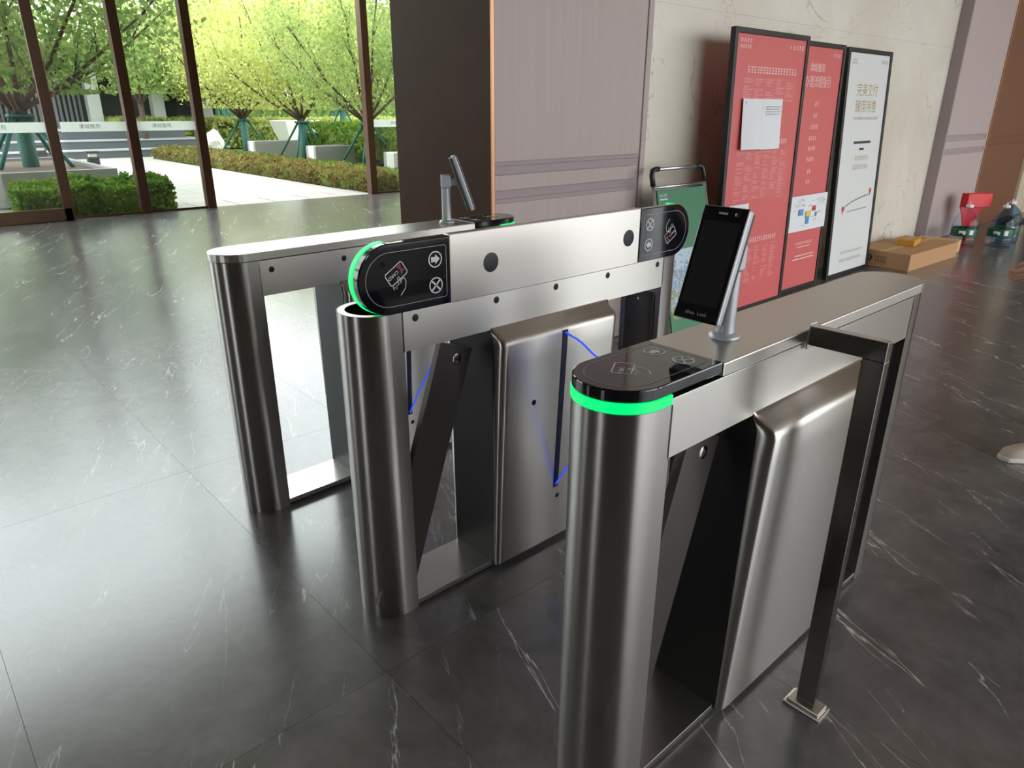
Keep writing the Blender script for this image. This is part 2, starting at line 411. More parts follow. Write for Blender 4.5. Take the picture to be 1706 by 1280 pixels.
# glazed garden front
FY = 11.8
gf = thing('window_1', (0, FY, 0), 'bronze framed floor-to-ceiling glazing towards the garden', 'window', kind='structure')
def mull(x0, x1, d0=-.06, d1=.09, z1=CEIL):
    MB().box(x0, x1, d0, d1, 0, z1).build('mullion', 'bronze_frame', gf, .004)
for a, b in ((-5.9, -5.8), (-3.6, -3.5), (-1.5, -1.38), (3.135, 3.265), (4.11, 4.24), (7.10, 7.235)): mull(a, b)
MB().box(-6, 8.2, -.05, .08, 3.55, 3.7).build('transom', 'bronze_frame', gf, .004)
MB().box(-6, 8.2, -.04, .06, 7.4, CEIL).build('head_rail', 'bronze_frame', gf)
def pane(x0, x1, z0, z1, words=()):
    p = MB().box(x0, x1, -.004, .004, z0, z1).build('glass_pane', 'window_glass', gf)
    if words is not None:
        bnd = MB().box(x0, x1, -.0065, -.0045, 1.17, 1.30).build('frosted_band', 'frosted_band', p)
        mbt = MB()
        for cx in words: text(mbt, '津城雅苑', cx, 1.235, .066, 1.05)
        if words:
            mbt.xf(lambda x, y, z: (x, -.008, y)); mbt.build('band_lettering', 'band_text', p, fix=False)
pane(2.3, 3.135, .03, 3.55, (2.66,)); pane(3.265, 4.11, .03, 3.55, (3.62,)); pane(7.235, 8.2, .03, 3.55, (7.75,))
for a, b in ((-5.8, -3.6), (-3.5, -1.5)): pane(a, b, .03, 3.55, ((a+b)/2,))
for a, b in ((-6, 3.1), (3.2, 4.1), (4.24, 7.1), (7.24, 8.2)): pane(a, b, 3.7, 7.4, None)
for a, b in ((2.22, 3.135), (3.265, 4.11), (7.235, 8.2), (-5.8, -3.6), (-3.5, -1.5)): MB().box(a, b, -.012, .012, 0, .03).build('bottom_channel', 'bronze_frame', gf)
d1 = thing('door_1', (0.55, FY-.07, 0), 'bronze framed glass door leaf with wide bottom rail at the far left', 'door', kind='structure')
MB().box(0, 1.66, -.035, .035, .0, .17).build('bottom_rail', 'bronze_frame', d1, .004)
MB().box(1.56, 1.69, -.035, .035, .0, 3.55).build('stile', 'bronze_frame', d1, .004)
MB().box(0, .12, -.035, .035, .17, 3.55).build('stile', 'bronze_frame', d1, .004)
MB().box(0, 1.66, -.035, .035, 3.42, 3.55).build('top_rail', 'bronze_frame', d1, .004)
p = MB().box(.12, 1.56, -.004, .004, .17, 3.42).build('glass_pane', 'window_glass', d1)
MB().box(.12, 1.56, -.0065, -.0045, 1.17, 1.30).build('frosted_band', 'frosted_band', p)
mbt = MB(); text(mbt, '津城雅苑', .98, 1.235, .066, 1.05); mbt.xf(lambda x, y, z: (x, -.008, y)); mbt.build('band_lettering', 'band_text', p, fix=False)
d2 = thing('door_2', (-1.3, FY-.07, 0), 'second bronze framed glass door leaf beside the left edge', 'door', kind='structure')
MB().box(0, 1.8, -.035, .035, .0, .17).build('bottom_rail', 'bronze_frame', d2, .004)
MB().box(0, .12, -.035, .035, .17, 3.55).build('stile', 'bronze_frame', d2, .004)
MB().box(1.7, 1.82, -.035, .035, .17, 3.55).build('stile', 'bronze_frame', d2, .004)
MB().box(.12, 1.7, -.004, .004, .17, 3.5).build('glass_pane', 'window_glass', d2)
# the street side of the lobby, behind the photographer: open glazed front
sf = thing('window_2', (0, -7, 0), 'bronze mullions of the open street front behind the camera', 'window', kind='structure')
for x in (1.6, 4.5, 7.4, 10.3, 13.2, 15.9): MB().box(x-.06, x+.06, -.08, .08, 0, CEIL).build('mullion', 'bronze_frame', sf)
MB().box(.5, 16, -.06, .06, 3.5, 3.62).build('transom', 'bronze_frame', sf)
MB().box(.5, 16, -.1, .1, 4.9, CEIL).build('added_bulkhead', 'cream_panel', sf)  # unseen upper panel, added to cut the sky light on the walls
o = MB().box(-6, .5, -3.2, -3.0, 0, CEIL).build('wall_front', 'brown_panel'); tag(o, 'dark brown wall added behind the camera to darken reflections', 'wall', kind='structure')  # unseen, added and cut short to tune reflections in the posts
o = MB().box(.3, .5, -7.0, -3.2, 0, CEIL).build('wall_return', 'brown_panel'); tag(o, 'dark brown return wall added beside the street front', 'wall', kind='structure')  # unseen, added with the wall to close off light from that side

# ------------------------------------------------------------------ turnstiles
R = .095; A = .62; SE = .036; ZT = .975; HB = .27
def dpoly(r, cx, sgn, xin, n=22):
    """D outline of a post: half circle pointing sgn, flat inner wall at xin"""
    pts = [(cx+sgn*r*math.sin(PI*i/(n-1)), -r*math.cos(PI*i/(n-1))) for i in range(n)]
    pts.append((xin, r)); pts.append((xin, -r))
    return pts if sgn > 0 else pts
def disc(mb, c, r, ax, th=.002, n=16):
    # small domed disc whose axis is +-y
    s = -1 if ax < 0 else 1
    mb.lathe([(0, s*th), (r*.8, s*th), (r, 0)], c, n, 'y'); return mb
def reader_panel(par, T, ring=True, ext=.035):
    """black reader panel: u from the rounded tip inwards, v across, w height; T places it"""
    rp = .0945; L = .297; c = .097
    out = [(c-rp*math.sin(PI*i/47), rp*math.cos(PI*i/47)) for i in range(48)]+[(L, -rp), (L, rp)]
    p = MB().prism(out, .997, 1.022, smooth=False).xf(T).build('reader_panel', 'panel_black', par, .003)
    if ring:
        ro, ri = (.0965 if ext > .01 else .0958), .080
        oo = [(c-ro*math.sin(PI*i/47), ro*math.cos(PI*i/47)) for i in range(48)]; ii = [(c-ri*math.sin(PI*i/47), ri*math.cos(PI*i/47)) for i in range(48)]
        oo = [(c+ext, ro)]+oo+[(c+ext, -ro)]; ii = [(c+ext, ri)]+ii+[(c+ext, -ri)]
        MB().prism(oo+ii[::-1], .977, .9965).xf(T).build('light_ring', 'green_light', p)
    z = 1.0226
    iu = [(c-.072*math.sin(PI*i/47), .072*math.cos(PI*i/47)) for i in range(48)]
    iu = iu+[(L-.02, -.072), (L-.015, -.067), (L-.015, .067), (L-.02, .072)]
    MB().stroke(iu, .0016, z, True).xf(T).build('printed_outline', 'print_grey', p, fix=False)
    a = MB().stroke(circ(.245, .036, .021, 28), .0035, z, True)
    a.poly([(.231, .029), (.245, .029), (.245, .022), (.2605, .036), (.245, .050), (.245, .043), (.231, .043)], z)
    a.xf(T).build('arrow_symbol', 'print_white', p, fix=False)
    a = MB().stroke(circ(.245, -.036, .021, 28), .0035, z, True)
    for s in (-1, 1): a.stroke([(.245-.013, -.036-s*.013), (.245+.013, -.036+s*.013)], .005, z)
    a.xf(T).build('cross_symbol', 'print_white', p, fix=False)
    ca, sa = math.cos(math.radians(32)), math.sin(math.radians(32)); cu, cv = .118, .014
    rr = lambda x, y: (cu+x*ca-y*sa, cv+x*sa+y*ca)
    w2, h2, q = .031, .019, .004
    rect = [(-w2, -h2+q), (-w2+q, -h2), (w2-q, -h2), (w2, -h2+q), (w2, h2-q), (w2-q, h2), (-w2+q, h2), (-w2, h2-q)]
    a = MB().stroke([rr(*k) for k in rect], .0024, z, True)
    hand = [(-.028, -.022), (-.030, -.032), (-.024, -.024), (-.022, -.034), (-.016, -.026), (-.010, -.028), (-.004, -.012), (.001, -.010), (.002, -.016), (-.003, -.030), (.004, -.022), (.014, -.024), (.012, -.036), (.0, -.050), (-.022, -.056)]
    a.stroke([rr(x*1.0, y) for x, y in hand], .0020, z)
    text(a, 'CARD', *rr(-.010, .002), .0135, 1, math.radians(212), z)
    a.xf(T).build('card_symbol', 'print_white', p, fix=False)
    MB().poly([rr(*k) for k in ((.010, .015), (.026, .015), (.020, .004), (.027, -.006), (.010, -.012), (.016, .0))], z-.0002).xf(T).build('card_flash', 'print_red', p, fix=False)
    return p
def lid(par, T, x0, x1, round_l, round_r, holes=()):
    pts = []
    rr = R+.002
    if round_r: pts += [(A+rr*math.sin(PI*i/19), -rr*math.cos(PI*i/19)) for i in range(20)]
    else: pts += [(x1, -rr), (x1, rr)]
    if round_l: pts += [(-A-rr*math.sin(PI*i/19), rr*math.cos(PI*i/19)) for i in range(20)]
    else: pts += [(x0, rr), (x0, -rr)]
    o = MB().prism(pts, .990, 1.019, smooth=False).xf(T).build('lid', 'lid_steel', par, .0025)
    for hx in holes:
        MB().lathe([(0, 1.0198), (.027, 1.0198), (.029, 1.0192)], (hx, 0, 0), 26).xf(T).build('stand_hole', 'dark_interior', o)
    return o
def housing_cover(par, s, slot):
    prof = [(.0, .868), (.095, .868), (.103, .862), (.116, .851), (.132, .842), (.143, .836), (.150, .827), (.1525, .815), (.150, .75), (.118, .02), (.0, .02)]
    xsn = [(-HB, .25), (-HB+.003, .62), (-HB+.009, .86), (-HB+.018, .97), (-HB+.03, 1), (HB-.03, 1), (HB-.018, .97), (HB-.009, .86), (HB-.003, .62), (HB, .25)]
    mb = MB(); n = len(prof)
    for x, k in xsn:
        for (y, z) in prof:
            yy = y if y <= .095 else .095+(y-.095)*k
            zz = z if z < .8 else (z-(1-k)*.012 if y > .1 else z)
            mb.v.append((x, s*yy, zz))
    for i in range(len(xsn)-1):
        for j in range(n-1):
            mb.f.append([i*n+j, i*n+j+1, (i+1)*n+j+1, (i+1)*n+j]); mb.sm.append(True)
    mb.f.append(list(range(n))); mb.sm.append(False); mb.f.append([(len(xsn)-1)*n+k for k in range(n)]); mb.sm.append(False)
    o = mb.build('housing_cover', 'brushed_steel', par)
    o.data.polygons.foreach_set('use_smooth', [p.use_smooth for p in o.data.polygons])
    
    pf2 = [(s*y*.985, z) for y, z in prof[1:-1]]; pf2 = [(0, .866)]+pf2+[(0, .022)]
    pf2 = [((s*(.095+(abs(y)-.095)*.25) if abs(y) > .095 else y), z) for y, z in pf2]
    for ex in (-HB-.0015, HB+.0005): MB().prism(pf2, ex, ex+.001, 'x').build('housing_end', 'end_shade_metal', o)  # thin dark plates added over the steel ends, painting their dark reflection
    em = o.modifiers.new('split', 'EDGE_SPLIT'); em.split_angle = math.radians(50)
    yf = lambda z: s*(.118+(z-.02)/.73*.032)
    if slot:
        e = s*.0012
        MB().add([(-.012, yf(.235)+e, .235), (.011, yf(.235)+e, .235), (.012, yf(.75)+e, .75), (.012, s*.1525+e, .824), (-.012, s*.1525+e, .824), (-.012, yf(.75)+e, .75)], [(0, 1, 2, 3, 4, 5)]).build('wing_slot', 'slot_shade_blue', o)  # flat sheet on the cover, slot shade and glow in its colour
        for sx, sz in ((-.128, .60), (.12, .60), (.012, .195)):
            disc(MB(), (sx, yf(sz)+s*.0006, sz), .0095, s).build('screw', 'screw_black', o)
    return o
def wing(par, s):
    """retractable acrylic wing coming out of the slot on side s, its edges lit blue"""
    y0 = .128
    out = [(0, .244), (.03, .295), (.063, .35), (.15, .478), (.24, .632), (.268, .682), (.283, .706), (.272, .722), (.21, .748), (.145, .772), (.10, .796), (.075, .804), (.03, .813), (.022, .816)]
    pts = [(s*(y0+d), z) for d, z in out]
    inn = [(s*.05, .80), (s*.05, .26)]
    p = MB().prism(pts+inn, -.005, .005, 'x').build('wing', 'acrylic', par)
    MB().tube([(0.0, y, z) for y, z in pts], .0032, 8).build('wing_light', 'blue_light', p)
def turnstile(loc, rz, label, sides, panels, open_lid=False, covers=('r',), bolts=()):
    t = thing('turnstile', loc, label, 'turnstile', rz)
    # plinth under the whole frame
    pl = [(A+(R-.004)*math.sin(PI*i/17), -(R-.004)*math.cos(PI*i/17)) for i in range(18)]+[(-A-(R-.004)*math.sin(PI*i/17), (R-.004)*math.cos(PI*i/17)) for i in range(18)]
    MB().prism(pl, 0, .012).build('plinth', 'plinth_dark', t)
    for sg in (-1, 1):
        xin = sg*(A-.04)
        def ring2(r, wall):
            return [(sg*A+sg*r*math.sin(PI*i/25), -r*math.cos(PI*i/25)) for i in range(26)]+[(xin+sg*wall, r), (xin+sg*wall, -r)]
        key = 'l' if sg < 0 else 'r'
        zt = ZT if (key in panels or open_lid) else .9895
        if key in covers:
            po = MB().shell(ring2(R, 0), ring2(R-.003, .003), .0, zt).build('post', 'brushed_steel_post', t)
        else:
            arc = lambda r: [(xin, -r)]+[(sg*A+sg*r*math.sin(PI*i/25), -r*math.cos(PI*i/25)) for i in range(26)]+[(xin, r)]
            po = MB().prism(arc(R)+arc(R-.003)[::-1], 0, zt, smooth=True).build('post', 'brushed_steel_post', t)
        es = po.modifiers.new('split', 'EDGE_SPLIT'); es.split_angle = math.radians(35)
        if open_lid:
            MB().shell(ring2(R-.0005, .0005), ring2(R-.022, .022), zt-.003, zt).build('post_rim', 'brushed_steel_post', po)
            MB().prism(ring2(R-.0035, .0035), zt-.05, zt-.04).build('post_shade_floor', 'dark_interior', po)  # dark disc and lining paint the shade of the deep hollow
            MB().shell(ring2(R-.0035, .0035), ring2(R-.005, .005), zt-.05, zt-.004).build('post_shade_lining', 'dark_interior', po)
        if ('l' if sg < 0 else 'r') in covers:
            c = MB().box(min(xin, xin-sg*.008), max(xin, xin-sg*.008), -.068, .068, .05, .835).build('post_cover', 'cover_metal', t, .002)
            MB().lathe([(0, -sg*.003), (.006, -sg*.003), (.007, 0)], (xin-sg*.008, .0, .80), 12, 'x').build('screw', 'polished_steel', c)
    xs = A-SE
    for s in (-1, 1):
        pn = MB().box(-xs, xs, min(s*R, s*(R-.003)), max(s*R, s*(R-.003)), .862, .988).build('beam_side', 'brushed_steel', t, .001)
        if s in sides:
            for bx in (-.54, -.245, .01, .265, .545): disc(MB(), (bx, s*(R+.0004), .953), .0108, s, .0012).build('screw', 'screw_black', pn)
        MB().box(-xs-.0012, -xs, min(s*(R+.0004), s*R*.9), max(s*(R+.0004), s*R*.9), .862, .975).build('seam', 'dark_interior', pn)
        MB().box(xs, xs+.0012, min(s*(R+.0004), s*R*.9), max(s*(R+.0004), s*R*.9), .862, .975).build('seam', 'dark_interior', pn)
    MB().box(-xs, xs, -R+.003, R-.003, .862, .866).build('beam_bottom', 'satin_steel', t)
    MB().box(-A+.04, A-.04, -R+.001, R-.001, .012, .030).build('base_plate', 'lid_steel', t, .001)
    MB().box(-HB+.012, HB-.012, -.09, .09, .030, .861).build('housing_core', 'dark_interior', t)
    for s in (-1, 1): housing_cover(t, s, s in sides)
    for s in sides: wing(t, s)
    if open_lid:
        G = lambda x, y, z: (x, -R-(z-1.020)-.006, .976+(y+R))
    else: G = lambda x, y, z: (x, y, z)
    TL = lambda u, v, w_: G(-A-.097+u, v, w_)
    TR = lambda u, v, w_: G(A+.097-u, -v, w_)
    l0 = -A-.097+.2975; r0 = A+.097-.2975
    lid(t, G, l0, r0, 'l' not in panels, 'r' not in panels, (-.27, .36) if open_lid else ())
    if 'l' in panels: reader_panel(t, TL, True, .004 if open_lid else .035)
    if 'r' in panels: reader_panel(t, TR, True, .004 if open_lid else .035)
    if open_lid:
        # underside of the raised lid: hinge strip and dark liner
        MB().box(-.4, .4, -R+.004, -R+.012, .955, .985).build('lid_hinge', 'satin_steel', t)
    return t
TA = turnstile((1.62, .795, 0), 0, 'nearest stainless steel turnstile with closed lid and glowing green ring at its front end', (1,), 'l', covers=('r',))
TB = turnstile((1.60, 1.665, 0), 0, 'middle stainless steel turnstile with its long lid flipped upright', (-1, 1), 'lr', True, covers=('r',))
TC = turnstile((1.572, 2.537, 0), math.radians(1.7), 'farthest stainless steel turnstile with reader panel at its far end', (-1,), 'r', covers=('l', 'r'))

def loose_cover(loc, tilt, label):
    t = thing('post_cover', loc, label, 'cover plate', group='loose post covers leaning in the turnstiles')
    t.rotation_euler = (math.radians(-2), tilt, 0)
    MB().box(-.061, .061, -.003, .003, 0, .84).build('plate', 'cover_metal', t, .001)
    for s in (-1, 1): MB().box(s*.061-.002, s*.061+.002, -.003, .020, 0, .84).build('edge_flange', 'cover_metal', t, .001)
    MB().box(-.061, .061, -.003, .02, .837, .841).build('end_flange', 'cover_metal', t, .001)
    MB().lathe([(.0, -.0045), (.012, -.0045), (.016, -.003)], (.012, 0, .80), 18, 'y').build('latch_eye', 'polished_steel', t)
    MB().lathe([(.0, -.0052), (.007, -.0052), (.008, -.0046)], (.012, 0, .80), 14, 'y').build('latch_hole', 'screw_black', t)
loose_cover((.972, .735, .032), math.radians(20.5), 'dark metal cover plate leaning inside the nearest turnstile frame')
loose_cover((.950, 1.600, .032), math.radians(20.5), 'dark metal cover plate leaning inside the middle turnstile frame')

# barrier post beside the nearest turnstile
t = thing('barrier_post', (1.557, .545, 0), 'dark polished square-tube barrier post bracketed to the nearest turnstile', 'post')
MB().box(-.013, .013, -.024, .024, .018, .985).build('upright', 'polished_steel', t, .0015)
MB().box(-.013, .013, -.024, .146, .985, 1.03).build('top_bar', 'polished_steel', t, .0015)
MB().box(-.016, .016, .146, .150, .975, 1.036).build('end_plate', 'satin_steel', t, .001)
MB().box(-.032, .032, -.050, .050, .0, .009).build('foot_plate', 'worn_steel', t, .002)
MB().box(-.026, .026, -.043, .043, .009, .020).build('foot_collar', 'worn_steel', t, .003)

def terminal(loc, rz, label):
    t = thing('face_terminal', loc, label, 'terminal', rz)
    # stand
    MB().lathe([(0, 0), (.033, 0), (.034, .003), (.033, .008), (.026, .012), (.0225, .014)], (0, 0, 0), 32).build('flange', 'silver_plastic', t)
    MB().lathe([(.0215, .012), (.0200, .03), (.0200, .150)], (0, 0, 0), 28).build('pole', 'silver_plastic', t)
    MB().box(-.021, .021, -.021, .021, .150, .205).build('pole_head', 'silver_plastic', t, .005)
    MB().box(-.070, -.012, -.014, .014, .160, .190).build('arm', 'silver_plastic', t, .004)
    MB().lathe([(0, -.017), (.012, -.017), (.012, .017), (0, .017)], (-.066, 0, .176), 16, 'y').build('tilt_joint', 'silver_plastic', t)
    # tilted device, screen normal towards -x and up
    ti = math.radians(19); c, s = math.cos(ti), math.sin(ti)
    def T(x, y, z):   # x depth (front negative), z along device height
        return (-.083+x*c+(z)*s, y, .170-x*s*1.0+z*c)
    MB().box(0, .018, -.052, .052, -.115, .122).xf(T).build('casing', 'silver_plastic', t, .004)
    MB().box(.0182, .029, -.050, .050, -.112, .118).xf(T).build('back_plate', 'black_plastic', t, .003)
    fr = MB().box(-.006, .001, -.0525, .0525, -.1155, .1225).xf(T).build('front_glass', 'device_black', t, .003)
    MB().box(-.0064, -.0058, -.043, .043, -.082, .092).xf(T).build('screen', 'screen_dark', fr)
    mb = MB(); text(mb, 'alhua  Look', 0, 0, .011); mb.xf(lambda x, y, z: T(-.0068, -x, y-.100)).build('lettering', 'print_grey', fr, fix=False)
    MB().lathe([(0, -.0012), (.005, -.0012), (.0055, 0)], (0, 0, 0), 14, 'x').xf(lambda x, y, z: T(-.0060+x*.5, y-.030, z+.108)).build('camera_lens', 'screen_dark', fr)
    MB().box(-.0068, -.006, -.008, .012, .106, .110).xf(T).build('sensor_bar', 'print_grey', fr)
    return t
terminal((1.352, .795, 1.019), 0, 'tall black face-recognition terminal on the nearest turnstile, screen towards the camera')
terminal((1.905, 2.540, 1.019), PI-math.radians(34), 'face-recognition terminal seen edge-on, on the farthest turnstile')

# ------------------------------------------------------------------ posters
def place(x, y, z, k):
    # boards stand at their own depth: k takes a size estimated at the wall to the board's own distance
    return (x*k, y*k, CAMH+(z-CAMH)*k)
K1, K2, K3 = .943, .945, .985
def frame_board(name, x0, x1, h, ytop, ybot, label, face, k, group='framed posters standing before the marble wall'):
    t = thing(name, place(x0, ybot, 0.0, k), label, 'poster', group=None); t.scale = (k, k, k)
    zb = -CAMH*(1-k)/k*.995
    W = x1-x0; t.rotation_euler = (-math.atan2(ytop-ybot, h), 0, 0); t['group'] = group
    b = .038; d = .045
    for nm, q in (('frame_side', (0, b, 0, d, zb, h)), ('frame_side', (W-b, W, 0, d, zb, h)), ('frame_top', (b, W-b, 0, d, h-b, h)), ('frame_bottom', (b, W-b, 0, d, zb, zb+b))):
        MB().box(*q).build(nm, 'poster_frame', t, .004)
    s = MB().box(b, W-b, .012, .03, zb+b, h-b).build('printed_sheet', face, t)
    return t, s, W
def pr(s, mbt, m, name):
    mbt.xf(lambda x, y, z: (x, .0112+z, y)).build(name, m, s, fix=False)
def glyph_row(mb, cx, cy, n, hgt, pitch, seed):
    """a row of illegible printed characters: small bar clusters"""
    rnd = random.Random(seed)
    for i in range(n):
        x = cx+(i-(n-1)/2)*pitch; w_ = pitch*.8
        for k in range(3):
            yy = cy-hgt/2+hgt*(k+.5)/3; a = rnd.uniform(.5, 1)*w_/2
            mb.add([(x-a, yy-hgt*.07, 0), (x+a, yy-hgt*.07, 0), (x+a, yy+hgt*.07, 0), (x-a, yy+hgt*.07, 0)], [(0, 1, 2, 3)])
        xx = x+rnd.uniform(-.3, .3)*w_
        mb.add([(xx-w_*.07, cy-hgt/2, 0), (xx+w_*.07, cy-hgt/2, 0), (xx+w_*.07, cy+hgt/2, 0), (xx-w_*.07, cy+hgt/2, 0)], [(0, 1, 2, 3)])
def bar(mb, x0, x1, y, h): mb.add([(x0, y-h/2, 0), (x1, y-h/2, 0), (x1, y+h/2, 0), (x0, y+h/2, 0)], [(0, 1, 2, 3)])
# 1: red price sheet board
t1, s1, W1 = frame_board('poster_board', 4.84, 5.925, 2.035, 3.03, 2.97, 'red poster board with small white table text and clipped papers, leftmost of the three', 'poster_red', K1)
mb = MB(); glyph_row(mb, .165, 1.955, 4, .028, .04, 1); glyph_row(mb, .165, 1.915, 5, .026, .03, 2); glyph_row(mb, .93, 1.94, 4, .034, .045, 3)
mb.add([(.80, 1.93, 0), (.82, 1.93, 0), (.81, 1.955, 0)], [(0, 1, 2)]); pr(s1, mb, 'poster_print_pale', 'corner_logos')
mb = MB(); glyph_row(mb, .575, 1.765, 17, .052, .043, 4); pr(s1, mb, 'poster_print_pale', 'headline')
mb = MB(); rnd = random.Random(5)
for k in range(9):
    y = 1.70-k*.018; bar(mb, .17, .95, y+.008, .0018)
    for q in range(5):
        if rnd.random() < .8: bar(mb, .18+q*.155, .18+q*.155+rnd.uniform(.05, .13), y, .007)
pr(s1, mb, 'poster_print_faint', 'table_lines')
mb = MB(); glyph_row(mb, .70, 1.252, 12, .04, .034, 6); glyph_row(mb, .63, .495, 15, .042, .034, 7); pr(s1, mb, 'poster_print_pale', 'section_titles')
mb = MB()
for k in range(26):
    y = 1.18-k*.0145; bar(mb, .15, .95, y+.007, .0012)
    for q in range(6):
        if rnd.random() < .7: bar(mb, .17+q*.13, .17+q*.13+rnd.uniform(.03, .11), y, .006)
pr(s1, mb, 'poster_print_faint', 'fine_print'); mb = MB()
for k in range(22):
    y = .44-k*.0135
    for q in range(6):
        if rnd.random() < .7: bar(mb, .17+q*.13, .17+q*.13+rnd.uniform(.03, .11), y, .006)
pr(s1, mb, 'poster_print_faint', 'fine_print')
# 2: red process guide
t2, s2, W2 = frame_board('poster_board', 5.78, 6.725, 2.015, 3.095, 3.03, 'red poster board headed with white process-guide lettering, between the other two boards', 'poster_red', K2)
mb = MB(); text(mb, '津城雅苑', .475, 1.815, .072, .92); pr(s2, mb, 'poster_print_pale', 'name_line'); mb = MB(); text(mb, '交付办理流程指引', .435, 1.705, .098, .80); pr(s2, mb, 'poster_print_pale', 'headline'); mb = MB(); glyph_row(mb, .80, 1.925, 4, .028, .034, 8); pr(s2, mb, 'poster_print_pale', 'corner_logo')
mb = MB()
for k, (n, z) in enumerate(((2, 1.537), (2, 1.441), (4, 1.353), (4, 1.259), (4, 1.174), (4, 1.083), (2, .981), (2, .893))): glyph_row(mb, .53, z, n, .038, .034, 20+k)
pr(s2, mb, 'poster_print_pale', 'step_list')
mb = MB(); glyph_row(mb, .60, .35, 12, .026, .028, 31); bar(mb, .48, .72, .315, .007); bar(mb, .46, .80, .235, .008); bar(mb, .42, .82, .205, .009); pr(s2, mb, 'poster_print_pale', 'foot_lines')
# 3: white sales poster
t3, s3, W3 = frame_board('poster_board', 6.64, 7.56, 2.0, 3.03, 2.905, 'white poster board with gold lettering and a small red-pinned route, rightmost of the three', 'poster_white', K3)
mb = MB(); text(mb, '完美交付', .475, 1.655, .120, .95); text(mb, '臻席待售', .475, 1.515, .120, .95); pr(s3, mb, 'poster_gold', 'headline')
mb = MB(); glyph_row(mb, .15, 1.905, 4, .02, .022, 9); bar(mb, .10, .20, 1.88, .006); glyph_row(mb, .775, 1.905, 4, .03, .038, 10); glyph_row(mb, .50, 1.42, 16, .026, .033, 11)
glyph_row(mb, .5, .2, 16, .022, .03, 12); glyph_row(mb, .5, .125, 14, .03, .034, 13); pr(s3, mb, 'poster_grey', 'small_lines')
mb = MB(); bar(mb, .30, .66, 1.21, .022); bar(mb, .43, .53, 1.15, .02); pr(s3, mb, 'poster_dark', 'bold_lines')
mb = MB(); glyph_row(mb, .50, 1.07, 8, .045, .036, 14); glyph_row(mb, .49, .99, 9, .045, .036, 15); pr(s3, mb, 'poster_gold', 'sub_headline')
mb = MB(); mb.stroke([(.23, .60), (.27, .64), (.4, .675), (.6, .705), (.76, .72)], .012); mb.stroke([(.31, .585), (.5, .592), (.74, .60)], .008); pr(s3, mb, 'poster_grey', 'route_lines')
mb = MB()
for x, y in ((.22, .60), (.785, .735)): mb.poly(circ(x, y+.02, .026, 16)); mb.add([(x-.02, y+.01, 0), (x, y-.035, 0), (x+.02, y+.01, 0)], [(0, 1, 2)])
pr(s3, mb, 'map_red', 'route_pins')
# papers clipped on the boards
def sheet(x0, x1, z0, z1, y, lean, label, curl, name='paper_sheet', cat='paper', k=K1):
    t = thing(name, place((x0+x1)/2, y, z0, k), label, cat); t.scale = (k, k, k)
    t.rotation_euler = (-lean, 0, 0)
    W, H = x1-x0, z1-z0; mb = MB(); n, kv = 8, 10
    def f(i, j):
        u = i/n; v = j/kv
        return (-W/2+W*u, -.004-curl*math.sin(PI*u)*(.3+.7*(1-v))-curl*.6*(1-v)**2, H*v)
    vs = [f(i, j) for j in range(kv+1) for i in range(n+1)]
    vb = [(a, b+.0008, c) for a, b, c in vs]; N = len(vs)
    fs = [(j*(n+1)+i, j*(n+1)+i+1, (j+1)*(n+1)+i+1, (j+1)*(n+1)+i) for j in range(kv) for i in range(n)]
    mb.add(vs+vb, fs+[tuple(N+q for q in reversed(ff)) for ff in fs], True)
    o = mb.build('sheet', 'paper_white', t, fix=False)
    return t, o, f
ln = math.atan2(.06, 2.035)
ta, oa, fa = sheet(5.005, 5.285, 1.205, 1.565, 3.004, ln, 'left white paper sheet clipped to the red poster board', .022)
mb = MB(); bar(mb, -.11, -.06, .33, .02); mb.xf(lambda x, y, z: (x, -.0075, y)).build('blue_mark', 'print_blue', ta, fix=False)
tb, ob, fb = sheet(5.278, 5.575, 1.200, 1.565, 3.002, ln, 'right white paper sheet clipped to the red poster board', .016)
mb = MB()
for k in range(4): bar(mb, -.10, .11-.03*(k % 2), .31-k*.018, .005)
mb.xf(lambda x, y, z: (x, -.021, y)).build('typed_lines', 'print_grey', tb, fix=False)
sheet(4.93, 5.215, .40, .80, 2.978, ln, 'white paper sheet low on the red board behind the terminal', .008)
tm, om, fm = sheet(6.02, 6.70, .47, .78, 3.042, math.atan2(.065, 2.0), 'white landscape site-map sheet on the middle red poster board', .003, 'map_sheet', k=K2)
yy = -.0125
for q in ((-.19, -.11, .165, .055), (-.05, .01, .09, .07), (.12, .15, .13, .04)):
    mb = MB(); bar(mb, *q); mb.xf(lambda x, y, z: (x, yy, y)).build('blue_patch', 'print_blue', tm, fix=False)
mb = MB(); bar(mb, -.06, .03, .145, .05); mb.xf(lambda x, y, z: (x, yy, y)).build('yellow_patch', 'print_yellow', tm, fix=False)
mb = MB(); bar(mb, .06, .12, .185, .045); mb.xf(lambda x, y, z: (x, yy, y)).build('red_patch', 'map_red', tm, fix=False)
mb = MB(); rnd = random.Random(3)
for k in range(26):
    x, y = rnd.uniform(-.3, .27), rnd.uniform(.04, .28); bar(mb, x, x+rnd.uniform(.02, .06), y, .004)
for x in (-.22, -.14, .16, .22): mb.stroke([(x, .22), (x+.03, .22), (x+.03, .27), (x, .27)], .004, 0, True)
mb.xf(lambda x, y, z: (x, yy-.0003, y)).build('plan_lines', 'print_grey', tm, fix=False)

